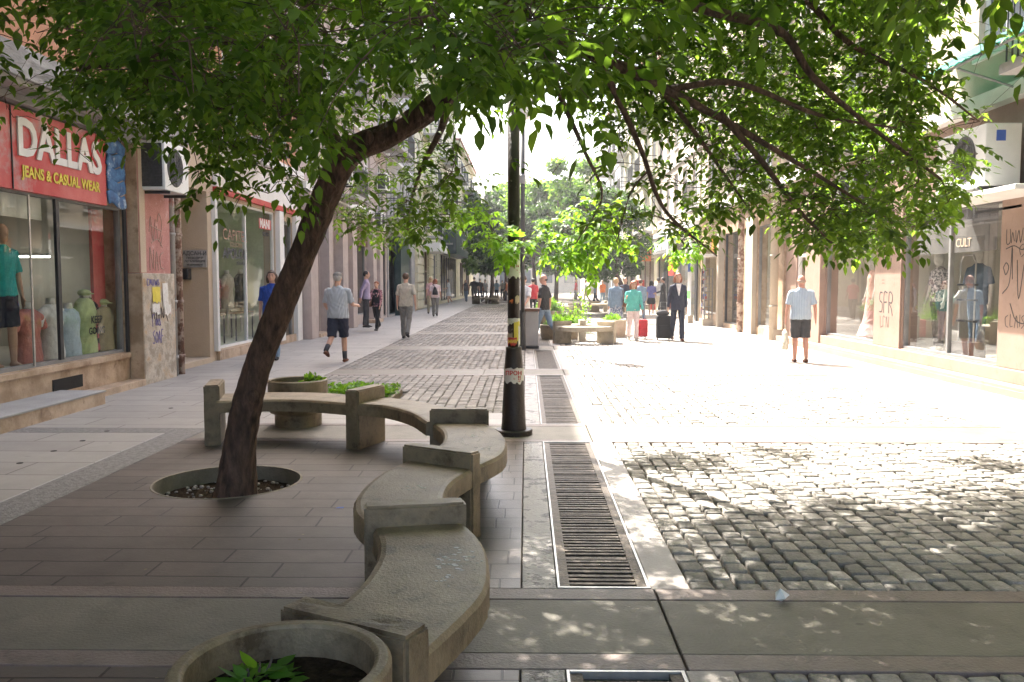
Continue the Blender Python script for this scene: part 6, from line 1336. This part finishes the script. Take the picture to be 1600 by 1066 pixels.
def bust(label, x, y, z, h, m, head=-90, hat=None, name='dress_form', base='frame_dark', words=None, sleeves=True):
    t = thing(name, label, 'dress form', (0, 0, 0), 'clothes forms in the left hand windows')
    b = MB(); b.tube([Vector((0, 0, q * h)) for q in (0, .25, .5, .75, .9, .97)], [(.17, .12), (.16, .11), (.14, .1), (.17, .11), (.15, .08), (.07, .06)], 18, side=XA)
    if sleeves:
        for s in (-1, 1): b.tube([Vector((s * .12, 0, h * .86)), Vector((s * .2, 0, h * .8)), Vector((s * .26, 0, h * .6))], [.055, .06, .055], 12)
    bake(b, 'garment', m, t, .014, .004); q = MB(); q.tube([(0, 0, h * .93), (0, 0, h * 1.08)], [.05, .045], 12); q.tube([(0, 0, -.02 if z < .6 else -.5), (0, 0, .02)], .02, 8); q.build('neck', 'c_mannequin', t, smooth=True)
    if hat: q = MB(); q.ell((0, 0, h * 1.06), (.075, .075, .045), 14, 8); q.tube([(0, .03, h * 1.05), (0, .12, h * 1.04)], [(.055, .01), (.04, .007)], 10, side=XA); bake(q, 'cap', hat, t, .012)
    t.rotation_euler = (0, 0, R(head)); t.location = (x, y, z); t.scale = (1.3, 1.25, 1.2)
    return t
bust('salmon red top on a low form, first along the left window sill', -6.55, 11.1, .54, .62, 'c_salmon')
bust('white top on a low form beside the salmon one', -6.55, 11.65, .54, .66, 'c_white'); bust('pale bluish white top on a low form left of the lime one', -6.5, 12.0, .54, .6, 'c_paleblue')
kg = bust('lime green sleeveless top printed KEEP GOING under a lime cap', -6.46, 12.38, .54, .72, 'c_lime', hat='c_lime', sleeves=False)
text('KEEP', .15, (-6.285, 12.38, 1.06), 'L', 'ink_dark', None, 'printed_words', .001, bold=.003); o = bpy.data.objects['printed_words']; 
o2 = text('GOING', .14, (-6.285, 12.38, .9), 'L', 'ink_dark', None, 'printed_words', .001, bold=.003)
bpy.context.view_layer.update()
for q in (o, o2): q.parent = kg; q.matrix_parent_inverse = kg.matrix_world.inverted()
bust('black floral top on a form right of the lime one', -6.6, 12.75, .54, .72, 'c_floral'); bust('khaki brown top under a lime cap', -6.5, 13.0, .54, .6, 'c_khaki', hat='c_lime'); bust('turquoise T-shirt under a lime cap at the right end of the window', -6.6, 13.45, .54, .68, 'c_cyan', hat='c_lime')
bust('salmon patterned shirt form in the menswear window', -6.9, 18.75, 1.0, .66, 'c_blouse'); bust('cream jacket form in the menswear window', -6.9, 19.6, 1.0, .68, 'c_tan'); sf = bust('black suit jacket form with a green pocket scarf in the menswear window', -6.95, 20.7, 1.0, .7, 'c_black')
for (a, b, m, lb) in [(18.3, 19.2, 'c_denim', 'folded denim trousers on the wooden table in the menswear window'), (19.9, 21.2, 'c_cream', 'folded cream shirts on the table under the black suit')]:
    t = thing('display_table', lb, 'table', (-7.1, (a + b) / 2, .22)); MB().box(-7.4, -6.8, a, b, .86, .9).build('table_top', 'marble_tan', t)
    for (x, y) in [(-7.37, a + .03), (-7.37, b - .06), (-6.84, a + .03), (-6.84, b - .06)]: MB().box(x, x + .03, y, y + .03, .22, .86).build('leg', 'frame_dark', t)
    MB().box(-7.35, -6.95, a + .1, b - .1, .9, .98).build('folded_clothes', m, t, bevel=.02)
tl = thing('strip_light', 'lit fluorescent strip lamp hanging inside the jeans shop', 'lamp', (-7.8, 13.0, 2.0)); emis_mat('tube_light', (1, .97, .88), 3); MB().box(-8.6, -7.6, 13.5, 13.56, 2.0, 2.03).build('tube', 'tube_light', tl); MB().box(-8.6, -7.6, 13.49, 13.57, 2.03, 2.07).build('housing', 'frame_white', tl)
for (x, y0, y1, z0, z1, m, lb) in [(-8.9, 11.5, 14.2, .5, 1.3, 'plaster_beige', 'beige counter standing inside the jeans shop'), (-9.6, 10.0, 13.0, 1.3, 2.3, 'frame_brown', 'brown wall shelf at the back of the jeans shop')]:
    t = thing('shop_shelf', lb, 'shelf', (x, (y0 + y1) / 2, z0)); MB().box(x - .3, x, y0, y1, z0, z1).build('cabinet', m, t, bevel=.01)
    for q in range(5): yy = y0 + (y1 - y0) * (q + .3) / 5; MB().box(x - .25, x - .02, yy, yy + .3, z1, z1 + .2 + .1 * (q % 2)).build('folded_stack', ['c_denim', 'c_navy', 'c_salmon', 'c_white', 'c_denim_dark'][q], t, bevel=.02)
# ------------------------------------------------------------------ air
hz = MB().box(-70, 70, -40, 170, -1.3, 26).build('haze', None)
hm = bpy.data.materials.new('haze'); hm.use_nodes = True; n = hm.node_tree
for q in list(n.nodes):
    if q.type == 'BSDF_PRINCIPLED': n.nodes.remove(q)
pv = n.nodes.new('ShaderNodeVolumePrincipled'); pv.inputs['Color'].default_value = (.97, .97, 1, 1); pv.inputs['Density'].default_value = 0.0011; pv.inputs['Anisotropy'].default_value = .5
n.links.new(pv.outputs[0], n.nodes['Material Output'].inputs['Volume']); hz.data.materials.append(hm); hz['kind'] = 'stuff'; hz['label'] = 'faint bright summer haze filling the street'; hz['category'] = 'haze'
